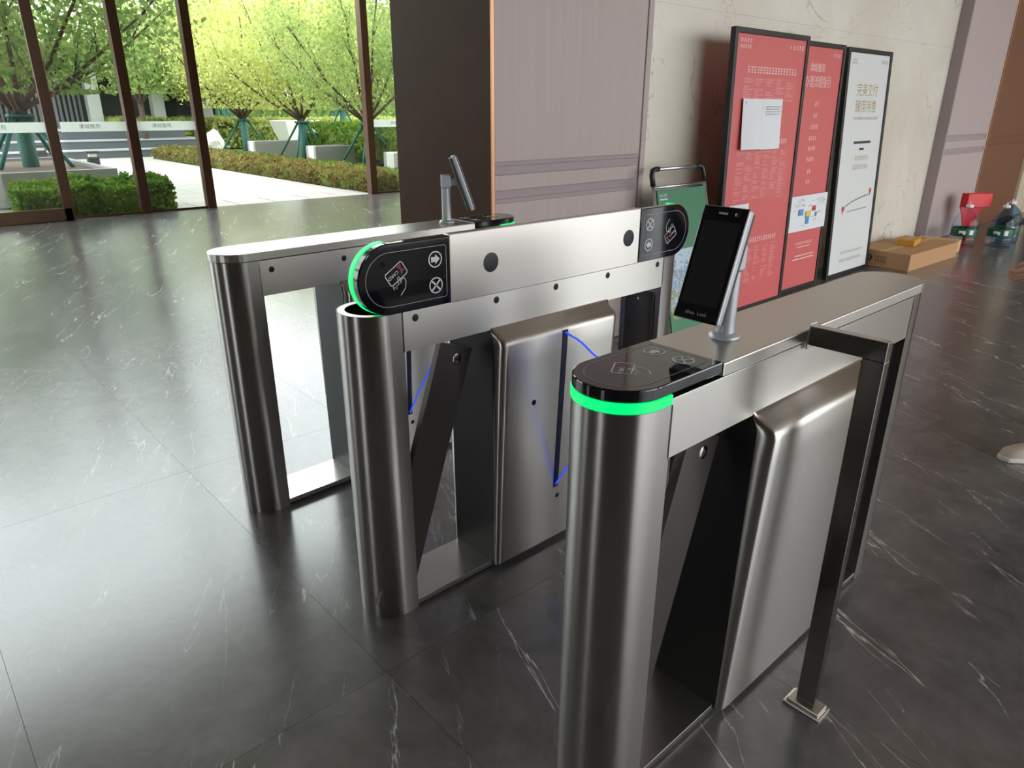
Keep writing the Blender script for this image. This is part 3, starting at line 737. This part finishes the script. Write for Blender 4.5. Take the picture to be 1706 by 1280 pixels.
# green board leaning on a folding trolley handle
t = thing('trolley_board', (3.83, 2.66, 0), 'aluminium folding trolley with green printed board leaning by the mauve pilaster', 'trolley')
t.rotation_euler = (-math.atan2(.27, 1.15), 0, 0)
for x in (.02, .60): MB().tube([(x, 0, .03), (x, 0, 1.10)], .012, 12).build('side_tube', 'aluminium', t)
MB().tube([(.05, 0, 1.155), (.57, 0, 1.155)], .012, 12).build('handle_bar', 'aluminium', t)
MB().tube([(.02, 0, 1.04), (.60, 0, 1.04)], .009, 10).build('cross_bar', 'aluminium', t)
for x, d in ((.02, 1), (.60, -1)): MB().tube([(x, 0, 1.05), (x, 0, 1.12), (x+d*.012, 0, 1.148), (x+d*.04, 0, 1.156), (x+d*.075, 0, 1.156)], .017, 12).build('corner_grip', 'black_plastic', t)
b = MB().box(.04, .58, -.012, .0, .04, 1.02).build('board', 'green_board', t, .002)
MB().box(.055, .565, -.0135, -.012, .16, .62).build('garden_picture', 'garden_print', b)
mb = MB(); glyph_row(mb, .10, .985, 4, .02, .022, 40); bar(mb, .06, .145, .96, .01); mb.xf(lambda x, y, z: (x, -.0128, y)).build('lettering', 'print_white', b, fix=False)
MB().box(-.0, .62, -.03, .03, .0, .035).build('base_plate', 'aluminium', t, .003)

# cartons
def carton(name, loc, dims, rz, label, m, cat='box'):
    t = thing(name, loc, label, cat, rz); X, Y, Z = dims
    MB().box(0, X, 0, Y, 0, Z-.003).build('body', m, t, .003)
    MB().box(.002, X-.002, .002, Y/2-.0015, Z-.003, Z).build('flap', m, t, .001); MB().box(.002, X-.002, Y/2+.0015, Y-.002, Z-.003, Z).build('flap', m, t, .001)
    MB().box(.0, X, Y/2-.03, Y/2+.03, Z, Z+.0006).build('tape', 'cardboard_pale', t)
    return t
t = carton('carton', (7.52, 2.50, 0), (1.20, .55, .165), math.radians(-2), 'long flat brown cardboard carton on the floor by the marble wall', 'cardboard')
mb = MB(); mb.poly(circ(.40, .09, .034, 24)); mb.xf(lambda x, y, z: (-.0008, .8-x, y))
mb.build('round_logo', 'carton_print', t, fix=False)
mb = MB(); mb.stroke(circ(.397, .083, .011, 16), .006, 0, True); mb.stroke([(.408, .083), (.408, .115), (.422, .107)], .006); mb.xf(lambda x, y, z: (-.0014, .8-x, y)).build('note_mark', 'cardboard_pale', t, fix=False)
mb = MB(); glyph_row(mb, .52, .105, 5, .026, .024, 50); glyph_row(mb, .52, .068, 5, .032, .024, 51); mb.xf(lambda x, y, z: (-.0008, .8-x, y)).build('carton_lettering', 'carton_print', t, fix=False)
carton('small_carton', (8.02, 2.66, .1665), (.30, .16, .06), math.radians(8), 'small yellow-brown box lying on top of the long carton', 'yellow_card')
carton('pale_carton', (8.80, 2.52, 0), (.34, .42, .13), math.radians(5), 'pale low cardboard box at the end of the long carton', 'cardboard_pale')

# water jugs
def jug(loc, rz, label, body='jug_plastic', s=1.0):
    t = thing('water_jug', loc, label, 'water jug', rz, group='big water jugs on the floor by the far pilaster')
    r = .135*s; H = .47*s
    pf = [(0, .002), (r*.9, .002), (r, .018), (r, .10*s), (r*.97, .11*s), (r, .12*s), (r, .25*s), (r*.96, .29*s), (r*.8, .345*s), (r*.52, .395*s), (r*.24, .425*s), (r*.2, .435*s), (r*.2, .45*s)]
    b = MB().lathe(pf, n=28).build('bottle', body, t)
    MB().lathe([(r+.001, .12*s), (r+.002, .125*s), (r+.002, .205*s), (r+.001, .21*s)], n=28).build('label_band', 'jug_label', t)
    for a0, a1, z0, z1 in ((-.35, .15, .145*s, .185*s), (.45, .75, .135*s, .195*s)):
        mb = MB()
        for k in range(6):
            a, c = a0+(a1-a0)*k/6, a0+(a1-a0)*(k+1)/6; q = r+.003
            zz = .01*math.sin(k) if a0 < 0 else 0
            mb.add([(q*math.cos(a), q*math.sin(a), z0+zz+.008), (q*math.cos(c), q*math.sin(c), z0+zz+.008), (q*math.cos(c), q*math.sin(c), z1), (q*math.cos(a), q*math.sin(a), z1)], [(0, 1, 2, 3)])
        mb.build('label_mark', 'jug_label_white', t)
    MB().lathe([(r*.26, .442*s), (r*.28, .445*s), (r*.28, .468*s), (r*.2, .474*s), (0, .474*s)], n=20).build('cap', 'jug_cap', t)
    MB().tube([(-.035, 0, .44*s), (-.05, 0, .475*s), (0, 0, .50*s), (.05, 0, .475*s), (.035, 0, .44*s)], .005, 6).build('carry_handle', 'jug_cap', t)
jug((9.55, 2.66, 0), math.radians(195), 'clear water jug with green label, left of the pair')
jug((9.82, 2.36, 0), math.radians(185), 'clear water jug with green label, right of the pair')
jug((10.20, 2.40, 0), math.radians(185), 'bluish water jug partly hidden behind the right one', 'jug_plastic_blue', 1.02)
# red plastic dustpan standing upright behind the jugs
t = thing('dustpan', (10.05, 2.78, 0), 'red plastic dustpan standing upright behind the water jugs', 'dustpan', math.radians(150))
mb = MB().prism([(-.03, .03), (.03, .03), (.12, .30), (.17, .40), (.17, .56), (-.17, .56), (-.17, .40), (-.12, .30)], -.006, .006, 'y')
mb.xf(lambda x, y, z: (z, y, x)); mb.build('pan', 'red_plastic', t, .003)
for s in (-1, 1): MB().box(s*.165-.006, s*.165+.006, -.006, .10, .40, .56).build('pan_side', 'red_plastic', t, .003)
MB().box(-.17, .17, .088, .10, .40, .56).build('pan_back', 'red_plastic', t, .003)
MB().tube([(0, 0, .0), (0, 0, .08)], .018, 12).build('socket', 'red_plastic', t)

# ------------------------------------------------------------------ garden outside
GZ = -.02
o = MB().box(-40, 60, 11.86, 80, -.3, GZ-.03).build('garden_ground', 'garden_ground'); tag(o, 'planted green ground of the garden', 'ground', kind='structure')
o = MB().box(-6.5, 70, -60, -7.1, -.3, GZ).box(-70, -6.5, -60, 40, -.3, GZ).build('street_paving', 'path_stone'); tag(o, 'pale paving of the street side behind the camera', 'paving', kind='structure')
pv = MB().box(-6, 8.4, 11.86, 13.0, -.2, GZ-.006).build('garden_path', 'path_stone'); tag(pv, 'pale stone garden path running from the open doorway', 'path', kind='structure')
MB().box(3.55, 7.25, 13.0, 24.8, -.2, GZ-.006).build('path_strip', 'path_stone', pv)
MB().box(-6, 9.0, 24.8, 26.2, -.2, GZ-.006).build('path_cross', 'path_stone', pv)
sl = None
for i in range(6):
    for j in range(16):
        if j < 1: x0, w_ = 3.45+i*.64, .64
        else: x0, w_ = 3.55+i*.6166, .6166
        y0 = 12.0+j*.8
        if sl is None:
            q = MB().box(-.306, .306, -.397, .397, -.006, 0).build('paving_slab', 'path_stone', pv); sl = q.data
        else:
            q = bpy.data.objects.new('paving_slab', sl); COL.objects.link(q); q.parent = pv
        q.location = (x0+w_/2, y0+.4, GZ)

def leaves(mb, pts, size, rnd, aspect=.55):
    for p in pts:
        d = Vector((rnd.gauss(0, 1), rnd.gauss(0, 1), rnd.gauss(0, .7))).normalized(); u = d.orthogonal().normalized()
        u = (Matrix.Rotation(rnd.uniform(0, 6.28), 3, d) @ u); v = d.cross(u)
        s = size*rnd.uniform(.7, 1.3); a = u*s*.5; b = v*s*aspect*.5; c = Vector(p)
        k = len(mb.v); mb.v += [tuple(c-a), tuple(c+b), tuple(c+a), tuple(c-b)]; mb.f.append([k, k+1, k+2, k+3]); mb.sm.append(False)
def make_tree(name, label, seed, lm, trunk_h=1.15, crown_h=4.2, spread=2.2, nleaf=9000, lsize=.10, stakes=True, group=None, branches=10, multi=False):
    rnd = random.Random(seed)
    t = thing(name, (0, 0, GZ), label, 'tree', group=group)
    tr = MB(); rt = .085
    tr.tube([(0, 0, -.03), (.01, 0, trunk_h*.5), (0, .01, trunk_h)], [rt*1.1, rt, rt*1.05], 10)
    tr.build('trunk', 'bark', t)
    br = MB(); tips = []
    for b in range(branches):
        a = 2*PI*b/branches+rnd.uniform(-.25, .25); el = rnd.uniform(.55, 1.25); L = (crown_h)*rnd.uniform(.75, 1.0)
        hx = spread*math.cos(el)/.8; p0 = Vector((0, 0, trunk_h*rnd.uniform(.88, 1.0)))
        path = []; n = 6
        for i in range(n+1):
            f = i/n; r_ = min(spread, L*math.cos(el))*(f**.85); z = trunk_h+(L*math.sin(el))*(f**1.12)
            path.append(Vector((math.cos(a)*r_, math.sin(a)*r_, z))+Vector((rnd.uniform(-.06, .06), rnd.uniform(-.06, .06), 0))*f)
        path[0] = p0
        br.tube(path, [.038*(1-.85*i/n)+.004 for i in range(n+1)], 6)
        tips += path[2:]
        for sb in range(4):
            k = rnd.randint(1, n-1); q0 = path[k]; dd = (path[k+1]-path[k]).normalized()
            dv = (dd+Vector((rnd.uniform(-1, 1), rnd.uniform(-1, 1), rnd.uniform(-.1, .7)))*.8).normalized(); LL = rnd.uniform(.5, 1.2)
            sp = [q0, q0+dv*LL*.5+Vector((0, 0, .05)), q0+dv*LL+Vector((0, 0, .12))]
            br.tube(sp, [.014, .009, .004], 5); tips += sp[1:]
    br.build('branches', 'bark', t)
    fo_ = MB(); pts = []
    for i in range(nleaf):
        c = rnd.choice(tips); s = .30
        pts.append((c.x+rnd.gauss(0, s), c.y+rnd.gauss(0, s), max(trunk_h+.25, c.z+rnd.gauss(0, s))))
    leaves(fo_, pts, lsize, rnd)
    o = fo_.build('foliage', lm, t, fix=False); o['kind'] = 'stuff'
    if stakes:
        MB().tube([(0, 0, .0), (0, 0, trunk_h*.88)], rt*1.35, 10).build('trunk_wrap', 'wrap_green', t)
        for a in (PI/4, 3*PI/4, 5*PI/4, 7*PI/4):
            c, s = math.cos(a), math.sin(a)
            MB().tube([(c*.85, s*.85, 0), (c*.09, s*.09, trunk_h*.93)], .032, 7).build('stake', 'stake_green', t)
        MB().tube([(.14, .14, trunk_h*.9), (-.14, .14, trunk_h*.9), (-.14, -.14, trunk_h*.9), (.14, -.14, trunk_h*.9)], .03, 6, closed=True).build('stake_collar', 'stake_green', t)
    return t
rowg = 'staked trees along the right side of the path'
P1 = make_tree('staked_tree', 'staked leafy tree right of the path, middle of the three', 11, 'leaf_yellow_green', 1.22, 3.7, 2.5, 11000, .115, group=rowg)
P1.location = (10.25, 20.6, 0)
def put(src, loc, rz, sc, label, group=rowg):
    c = copy_tree(src); c.location = loc; c.rotation_euler = (0, 0, rz); c.scale = (sc, sc, sc); c['label'] = label
    if group: c['group'] = group
    return c
put(P1, (9.9, 24.0, 0), 2.1, 1.02, 'staked leafy tree right of the path, farthest of the three')
P2 = make_tree('staked_tree', 'staked leafy tree seen behind the bronze mullion, nearest of the three', 23, 'leaf_green', 1.22, 3.5, 2.4, 10000, .105, group=rowg)
P2.location = (10.3, 17.0, 0)
P3 = make_tree('planter_tree', 'big multi-stemmed tree in the stone planter at far left', 31, 'leaf_deep', 1.25, 3.3, 2.3, 9000, .11, branches=13)
P3.location = (2.55, 16.2, .1); P3.scale = (1.25, 1.25, 1.1)
bgg = 'leafy trees in the garden background'
BT = make_tree('garden_tree', 'leafy green tree in the garden background', 47, 'leaf_yellow_green', 1.6, 4.4, 3.0, 9000, .16, stakes=True, group=bgg)
BT.location = (15.5, 27.5, 0)
BT['label'] = 'pale green background tree just right of the white pot'
for x, y, r, s, lb in ((13.0, 34.5, 2, 1.05, 'pale green background tree just left of the white pot'), (18.5, 33.5, 3, 1.05, 'pale green background tree deep behind the nearest staked tree'),
                       (10.6, 30.2, 5.0, .95, 'pale green background tree beyond the white rock'), (16, 41, 1.5, 1.1, 'pale green background tree deepest in the garden behind the white pot'),
                       (22, 36, .5, 1.1, 'pale green background tree seen next to the brown pilaster side')):
    put(BT, (x, y, 0), r, s, lb, bgg)
BD = make_tree('garden_tree', 'darker green tree standing before the grey gatehouse', 59, 'leaf_green', 1.4, 4.4, 2.6, 8000, .14, stakes=False, group='trees before the gatehouse')
BD.location = (7.9, 27.6, .3)
BD['label'] = 'green tree on the steps before the gatehouse, between the second and third mullions'
for x, y, r, s, lb in ((4.0, 29.4, 3, 1.0, 'green tree before the gatehouse slats, behind the big planter tree'), (12.0, 29.2, 3.6, .95, 'green tree before the gatehouse end, behind the farthest staked tree')):
    put(BD, (x, y, .3), r, s, lb, 'trees before the gatehouse')

def hedge(name, x0, x1, y0, y1, z0, z1, n, lm, label, seed, size=.07, bump_=.05, cat='hedge'):
    rnd = random.Random(seed)
    t = thing(name, ((x0+x1)/2, (y0+y1)/2, z0), label, cat)
    W, D, H = x1-x0, y1-y0, z1-z0
    MB().box(-W/2+.06, W/2-.06, -D/2+.06, D/2-.06, 0, H*.72).build('stems', 'leaf_deep', t)
    mb = MB(); pts = []
    for i in range(n):
        f = rnd.random(); x = rnd.uniform(-W/2, W/2); y = rnd.uniform(-D/2, D/2)
        lump = bump_*(math.sin(x*5.1+seed)+math.sin(y*4.3+seed*2)+math.sin((x+y)*9))
        if f < .5: p = (x, y, H+lump*.6+rnd.gauss(0, .03))
        elif f < .75: p = (x, (-D/2 if rnd.random() < .5 else D/2)+lump*.5, rnd.uniform(0, H))
        else: p = ((-W/2 if rnd.random() < .5 else W/2)+lump*.5, y, rnd.uniform(0, H))
        pts.append(p)
    leaves(mb, pts, size, rnd, .6)
    o = mb.build('foliage', lm, t, fix=False); o['kind'] = 'stuff'
    return t
hedge('low_hedge', 7.28, 8.0, 12.3, 25.0, GZ, .27, 13000, 'leaf_bronze', 'low bronze-tinged hedge edging the right side of the path', 1, .085)
hedge('ground_cover', 8.0, 9.4, 12.3, 26.0, GZ, .16, 14000, 'leaf_hedge', 'bright green ground cover behind the low hedge', 2, .10)
hedge('clipped_bush', 1.7, 3.75, 12.15, 13.0, GZ, .40, 7000, 'leaf_hedge', 'round clipped green bush outside the left panes', 3, .07)
hedge('clipped_hedge', 10.6, 14.5, 15.0, 21.5, .2, 1.0, 9000, 'leaf_hedge', 'clipped dense hedge behind the staked trees', 4, .12)
hedge('far_hedge', 11.0, 20, 29.5, 31, .0, 1.0, 8000, 'leaf_yellow_green', 'bright yellow-green hedge far behind the white pot', 5, .16)
hedge('far_hedge', 7.5, 12.5, 30.0, 31.2, .1, 1.05, 6000, 'leaf_yellow_green', 'yellow-green hedge beyond the white rock', 6, .16)
hedge('tall_hedge', 4, 42, 45, 47, 0, 3.0, 14000, 'leaf_green', 'tall dark green hedge closing off the garden', 8, .3)
# stone planters
def planter(loc, dims, label):
    t = thing('stone_planter', loc, label, 'planter'); X, Y, Z = dims
    th = .12
    MB().box(0, X, 0, th, 0, Z).build('wall', 'planter_stone', t, .006); MB().box(0, X, Y-th, Y, 0, Z).build('wall', 'planter_stone', t, .006)
    MB().box(0, th, th, Y-th, 0, Z).build('end_wall', 'planter_edge', t, .006); MB().box(X-th, X, th, Y-th, 0, Z).build('end_wall', 'planter_stone', t, .006)
    MB().box(th, X-th, th, Y-th, 0, Z-.06).build('soil', 'bark', t)
    return t
for k, (y, lb) in enumerate(((22.2, 'low grey stone planter wall at the farthest staked tree'), (18.3, 'low grey stone planter wall at the middle staked tree'), (14.4, 'low grey stone planter wall behind the right pane'))):
    planter((9.42, y, GZ), (3.2, .55, .55), lb)
planter((-2.5, 14.0, GZ), (5.95, 4.2, .53), 'large grey stone planter holding the multi-stemmed tree')
# granite steps before the gatehouse
t = thing('granite_steps', (-8, 26.2, GZ), 'dark granite steps with pale treads before the gatehouse', 'steps')
for k, (d, z0, z1) in enumerate(((0, 0, .24), (.9, .24, .50), (2.0, .50, .80))):
    MB().box(0, 18.2-k*.4, d, 6, z0, z1-.03).build('riser', 'dark_granite', t); MB().box(-.02, 18.22-k*.4, d-.03, 6, z1-.03, z1).build('tread', 'step_top', t)
# gatehouse
t = thing('gatehouse', (-6, 31.5, 0), 'low grey gatehouse with flat roof behind the garden trees', 'building')
MB().box(0, 17.5, 0, 5, .3, 3.15).build('wall', 'building_dark', t)
MB().box(-.5, 18.2, -1.2, 5.5, 3.15, 3.5).build('roof', 'roof_grey', t); MB().box(-.6, 18.3, -1.3, 5.6, 3.5, 3.58).build('roof_edge', 'building_white', t)
for x in (.4, 4.6, 9.2, 13.0, 15.2, 17.0): MB().box(x, x+.42, -.9, -.48, .3, 3.15).build('column', 'building_white', t)
for i in range(48):
    x = 5.1+i*.165
    MB().box(x, x+.085, -.14, -.06, .5, 3.1).build('slat', 'building_grey', t)
for x in (13.6, 15.8): MB().box(x, x+1.1, -.08, .02, .8, 2.7).build('window', 'dark_interior', t)
# bollards, rock, pot
def bollard(loc, label):
    t = thing('bollard_light', loc, label, 'bollard')
    MB().box(-.13, .13, -.09, .09, 0, .32).build('body', 'bollard_dark', t, .005)
    for k in range(5): MB().box(-.135, .135, -.095, .095, .05+k*.05, .065+k*.05).build('louvre', 'black_plastic', t)
    MB().box(-.15, .15, -.105, .105, .40, .46).build('cap', 'bollard_dark', t, .005); MB().box(-.09, .09, -.06, .06, .32, .40).build('lens', 'planter_edge', t)
bollard((4.75, 21.4, GZ), 'dark louvred bollard light nearer the path, behind the planter'); bollard((4.35, 25.6, GZ), 'dark louvred bollard light at the foot of the steps')
bm = bmesh.new(); bmesh.ops.create_icosphere(bm, subdivisions=3, radius=1)
rr_ = random.Random(9)
for v_ in bm.verts:
    n_v = v_.co.copy(); k = 1+.16*math.sin(n_v.x*5+1)+.12*math.sin(n_v.y*7+n_v.z*4)+rr_.uniform(-.04, .04)
    v_.co = Vector((n_v.x*.42*k, n_v.y*.34*k, max(-.3, n_v.z*.42*k)))
me = bpy.data.meshes.new('white_rock'); bm.to_mesh(me); bm.free(); me.materials.append(MATS['white_rock'])
o = bpy.data.objects.new('white_rock', me); COL.objects.link(o); o.location = (9.55, 26.0, .30); tag(o, 'white landscape rock beyond the end of the hedge', 'rock')
t = thing('white_pot', (12.95, 26.6, .1), 'large white tapered planter pot between the staked trees', 'planter pot')
mb = MB(); lo, hi = .42, .72
vs_ = []
for r_, z in ((lo, 0), (hi, .95), (hi-.06, .95), (lo, .12)):
    vs_ += [(-r_, -r_, z), (r_, -r_, z), (r_, r_, z), (-r_, r_, z)]
fs_ = [(3, 2, 1, 0)]+[(a*4+i, a*4+(i+1) % 4, (a+1)*4+(i+1) % 4, (a+1)*4+i) for a in range(3) for i in range(4)]+[(12, 13, 14, 15)]
mb.add(vs_, fs_).build('pot', 'white_pot', t, .01); MB().box(-.5, .5, -.5, .5, .5, .88).build('soil', 'bark', t); MB().box(-.34, .34, -.34, .34, -.12, .0).build('foot', 'planter_stone', t)

# ------------------------------------------------------------------ passer-by at the right edge
def skin_obj(name, chains, m, parent, sub=2):
    """chains: list of lists of (key, co, radius); equal keys are shared joints"""
    idx = {}; V = []; RA = []; E_ = []
    for ch in chains:
        prev = None
        for key, co, r in ch:
            if key not in idx: idx[key] = len(V); V.append(co); RA.append(r)
            if prev is not None: E_.append((prev, idx[key]))
            prev = idx[key]
    me = bpy.data.meshes.new(name); me.from_pydata(V, E_, []); me.update(); me.materials.append(MATS[m])
    o = bpy.data.objects.new(name, me); COL.objects.link(o); o.parent = parent
    sk = o.modifiers.new('skin', 'SKIN'); sk.use_smooth_shade = True
    if not me.skin_vertices: me.skin_vertices.new() if hasattr(me.skin_vertices, 'new') else None
    for i, r in enumerate(RA):
        d = me.skin_vertices[0].data[i]; d.radius = r if isinstance(r, tuple) else (r, r); d.use_root = (i == 0)
    ss = o.modifiers.new('sub', 'SUBSURF'); ss.levels = sub; ss.render_levels = sub
    return o
# local frame: +x is the walking direction, +y the left-hand side
pt = thing('person', (3.90, .50, 0), 'person in dark clothes and pale shoes walking in at the right edge', 'person', math.radians(138))
hand_l = (.46, -.03, .82)
# torso, head, legs, arms as one body
wl = Vector((.395, .02, .885)); kn = []
def hand_chain(prefix, wrist, dirv, up, side):
    d = Vector(dirv).normalized(); u = Vector(up).normalized(); s = d.cross(u).normalized()*side
    W_ = Vector(wrist); ch = [[(prefix+'w', tuple(W_), (.026, .02)), (prefix+'p', tuple(W_+d*.045), (.034, .016))]]
    for k, (off, L) in enumerate(((.030, .070), (.011, .078), (-.009, .073), (-.028, .058))):
        b = W_+d*.085+u*off; q1 = b+d*L*.42+s*.012; q2 = q1+(d*.35+s*.9)*L*.36; q3 = q2+(s*.5-d*.8)*L*.30
        ch.append([(prefix+'p', None, None), (prefix+'k%d' % k, tuple(b), .0105), (prefix+'a%d' % k, tuple(q1), .0095), (prefix+'b%d' % k, tuple(q2), .0088), (prefix+'c%d' % k, tuple(q3), .0078)])
    tb_ = W_+d*.03+u*.034+s*.008; ch.append([(prefix+'p', None, None), (prefix+'t0', tuple(tb_), .0125), (prefix+'t1', tuple(tb_+d*.036+s*.014), .011), (prefix+'t2', tuple(tb_+d*.058+s*.028-u*.006), .0085)])
    return ch
arm_r_w = (.10, -.30, .86)
body = [[('pel', (0, 0, .95), (.09, .09)), ('wa', (0, 0, 1.10), (.09, .09)), ('ch', (.01, 0, 1.30), (.09, .09)), ('ne', (0, 0, 1.46), (.055, .055)), ('hd0', (.015, 0, 1.54), (.07, .078)), ('hd1', (.02, 0, 1.62), (.078, .092)), ('hd2', (.01, 0, 1.70), (.06, .07))],
        [('pel', None, None), ('hl', (0, .085, .88), .07), ('kl', (.11, .10, .50), .05), ('al', (.06, .10, .10), .038)],
        [('pel', None, None), ('hr', (0, -.085, .88), .07), ('kr', (-.02, -.10, .50), .05), ('ar', (-.18, -.10, .12), .038)],
        [('ch', None, None), ('sl', (0, .18, 1.385), .05), ('el', (.14, .22, 1.10), .042), ('lw', (.355, .085, .905), .024)],
        [('ch', None, None), ('sr', (0, -.18, 1.385), .05), ('er', (-.03, -.26, 1.12), .042), ('rw', arm_r_w, .024)]]
def fix_chain(chs):
    known = {}
    out = []
    for ch in chs:
        c2 = []
        for k, co, r in ch:
            if co is None: co, r = known[k]
            known[k] = (co, r); c2.append((k, co, r))
        out.append(c2)
    return out
lh = hand_chain('l', (.355, .085, .905), (.70, -.22, -.62), (.35, .35, .6), 1)
rh = hand_chain('r', arm_r_w, (.1, 0, -1), (1, 0, 0), 1)
body += [[('lw', (.355, .085, .905), .024)]+lh[0][1:]]+lh[1:]+[[('rw', arm_r_w, .024)]+rh[0][1:]]+rh[1:]
bo = skin_obj('body', fix_chain(body), 'skin', pt)
def loft(secs, n=24, top=True):
    """stacked ellipses (cx, cy, z, rx, ry)"""
    mb = MB()
    for cx, cy, z, rx, ry in secs:
        for k in range(n): a_ = 2*PI*k/n; mb.v.append((cx+rx*math.cos(a_), cy+ry*math.sin(a_), z))
    for i in range(len(secs)-1):
        for k in range(n): mb.f.append([i*n+k, i*n+(k+1) % n, (i+1)*n+(k+1) % n, (i+1)*n+k]); mb.sm.append(True)
    mb.f.append([(len(secs)-1)*n+k for k in range(n)]); mb.sm.append(False); mb.f.append([k for k in range(n)]); mb.sm.append(False)
    return mb
sh = loft([(0, 0, .86, .128, .178), (0, 0, .95, .124, .172), (0, 0, 1.08, .118, .166), (.005, 0, 1.20, .122, .178), (.01, 0, 1.32, .126, .196), (.005, 0, 1.40, .108, .192), (0, 0, 1.445, .085, .135), (0, 0, 1.475, .068, .075)]).build('shirt', 'dark_cloth', pt)
MB().tube([(0, .13, 1.40), (.01, .20, 1.375), (.07, .225, 1.24), (.14, .22, 1.11), (.21, .175, 1.045), (.27, .14, .99)], [.06, .072, .064, .058, .054, .050], 14).build('sleeve', 'dark_cloth', sh)
MB().tube([(0, -.13, 1.40), (0, -.20, 1.375), (-.015, -.235, 1.24), (-.03, -.26, 1.13), (-.01, -.27, 1.06)], [.06, .072, .064, .058, .054], 14).build('sleeve', 'dark_cloth', sh)
tr_ = loft([(0, 0, .76, .100, .160), (0, 0, .84, .112, .166), (0, 0, .92, .112, .160), (0, 0, .97, .108, .152)]).build('trousers', 'trouser_cloth', pt)
MB().tube([(0, .085, .88), (.03, .09, .74), (.11, .10, .50), (.09, .10, .30), (.06, .10, .09)], [.092, .088, .070, .060, .054], 16).build('trouser_leg', 'trouser_cloth', tr_)
MB().tube([(0, -.085, .88), (0, -.09, .74), (-.02, -.10, .50), (-.09, -.10, .30), (-.18, -.10, .12)], [.092, .088, .070, .060, .054], 16).build('trouser_leg', 'trouser_cloth', tr_)
hb = loft([(-.03+.02*t_, 0, 1.575+.175*t_, .088*math.sqrt(max(.02, 1-max(0, t_*1.9-.9)**2)), .092*math.sqrt(max(.02, 1-max(0, t_*1.9-.9)**2))) for t_ in [i/10 for i in range(11)]], 20).xf(lambda x, y, z: (min(x, .03+.06*(max(0, z-1.64)/.1)), y, z)).build('hair', 'hair_black', pt)
for s in (-1, 1):
    MB().lathe([(0, -.008), (.006, -.006), (.009, 0), (.006, .006), (0, .008)], (.098, s*.032, 1.63), 10, 'x').build('eye', 'eye_white', pt)
    MB().lathe([(0, -.012), (.02, -.008), (.024, 0), (.018, .008), (0, .012)], (.01, s*.092, 1.615), 12, 'y').build('ear', 'skin', pt)
MB().tube([(.092, 0, 1.635), (.114, 0, 1.60), (.10, 0, 1.592)], [.008, .014, .011], 8).build('nose', 'skin', pt)
MB().tube([(.096, -.024, 1.562), (.104, 0, 1.56), (.096, .024, 1.562)], [.004, .007, .004], 8).build('mouth', 'lip', pt)
def shoe(px, py, pz, pitch):
    e = bpy.data.objects.new('shoe', None); COL.objects.link(e); e.parent = pt; e.location = (px, py, pz); e.rotation_euler = (0, pitch, 0)
    ol = [(-.09, -.032), (-.05, -.036), (.03, -.036), (.10, -.046), (.16, -.040), (.185, -.018), (.187, .012), (.165, .038), (.10, .044), (.03, .036), (-.05, .036), (-.09, .032), (-.102, 0)]
    MB().prism(ol, 0, .026, smooth=True).build('sole', 'shoe_sole', e, .006)
    mb = MB(); n = len(ol)
    for z, k, sx in ((.026, .97, 1), (.045, .95, .98), (.062, .82, .88), (.078, .66, .55), (.098, .62, .42)):
        for x, y in ol: mb.v.append(((x-.02)*sx*k+.02-(1-sx)*.06, y*k, z*(1 if x < .05 else 1)))
    for i in range(4):
        for j in range(n): mb.f.append([i*n+j, i*n+(j+1) % n, (i+1)*n+(j+1) % n, (i+1)*n+j]); mb.sm.append(True)
    mb.f.append([4*n+j for j in range(n)]); mb.sm.append(False)
    mb.build('upper', 'shoe_beige', e)
    for k in range(3): MB().tube([(.045+k*.02, -.024, .07-k*.006), (.045+k*.02, 0, .082-k*.007), (.045+k*.02, .024, .07-k*.006)], .003, 5).build('lace', 'shoe_sole', e)
shoe(.145, .10, 0, 0); shoe(-.20, -.10, .03, .25)
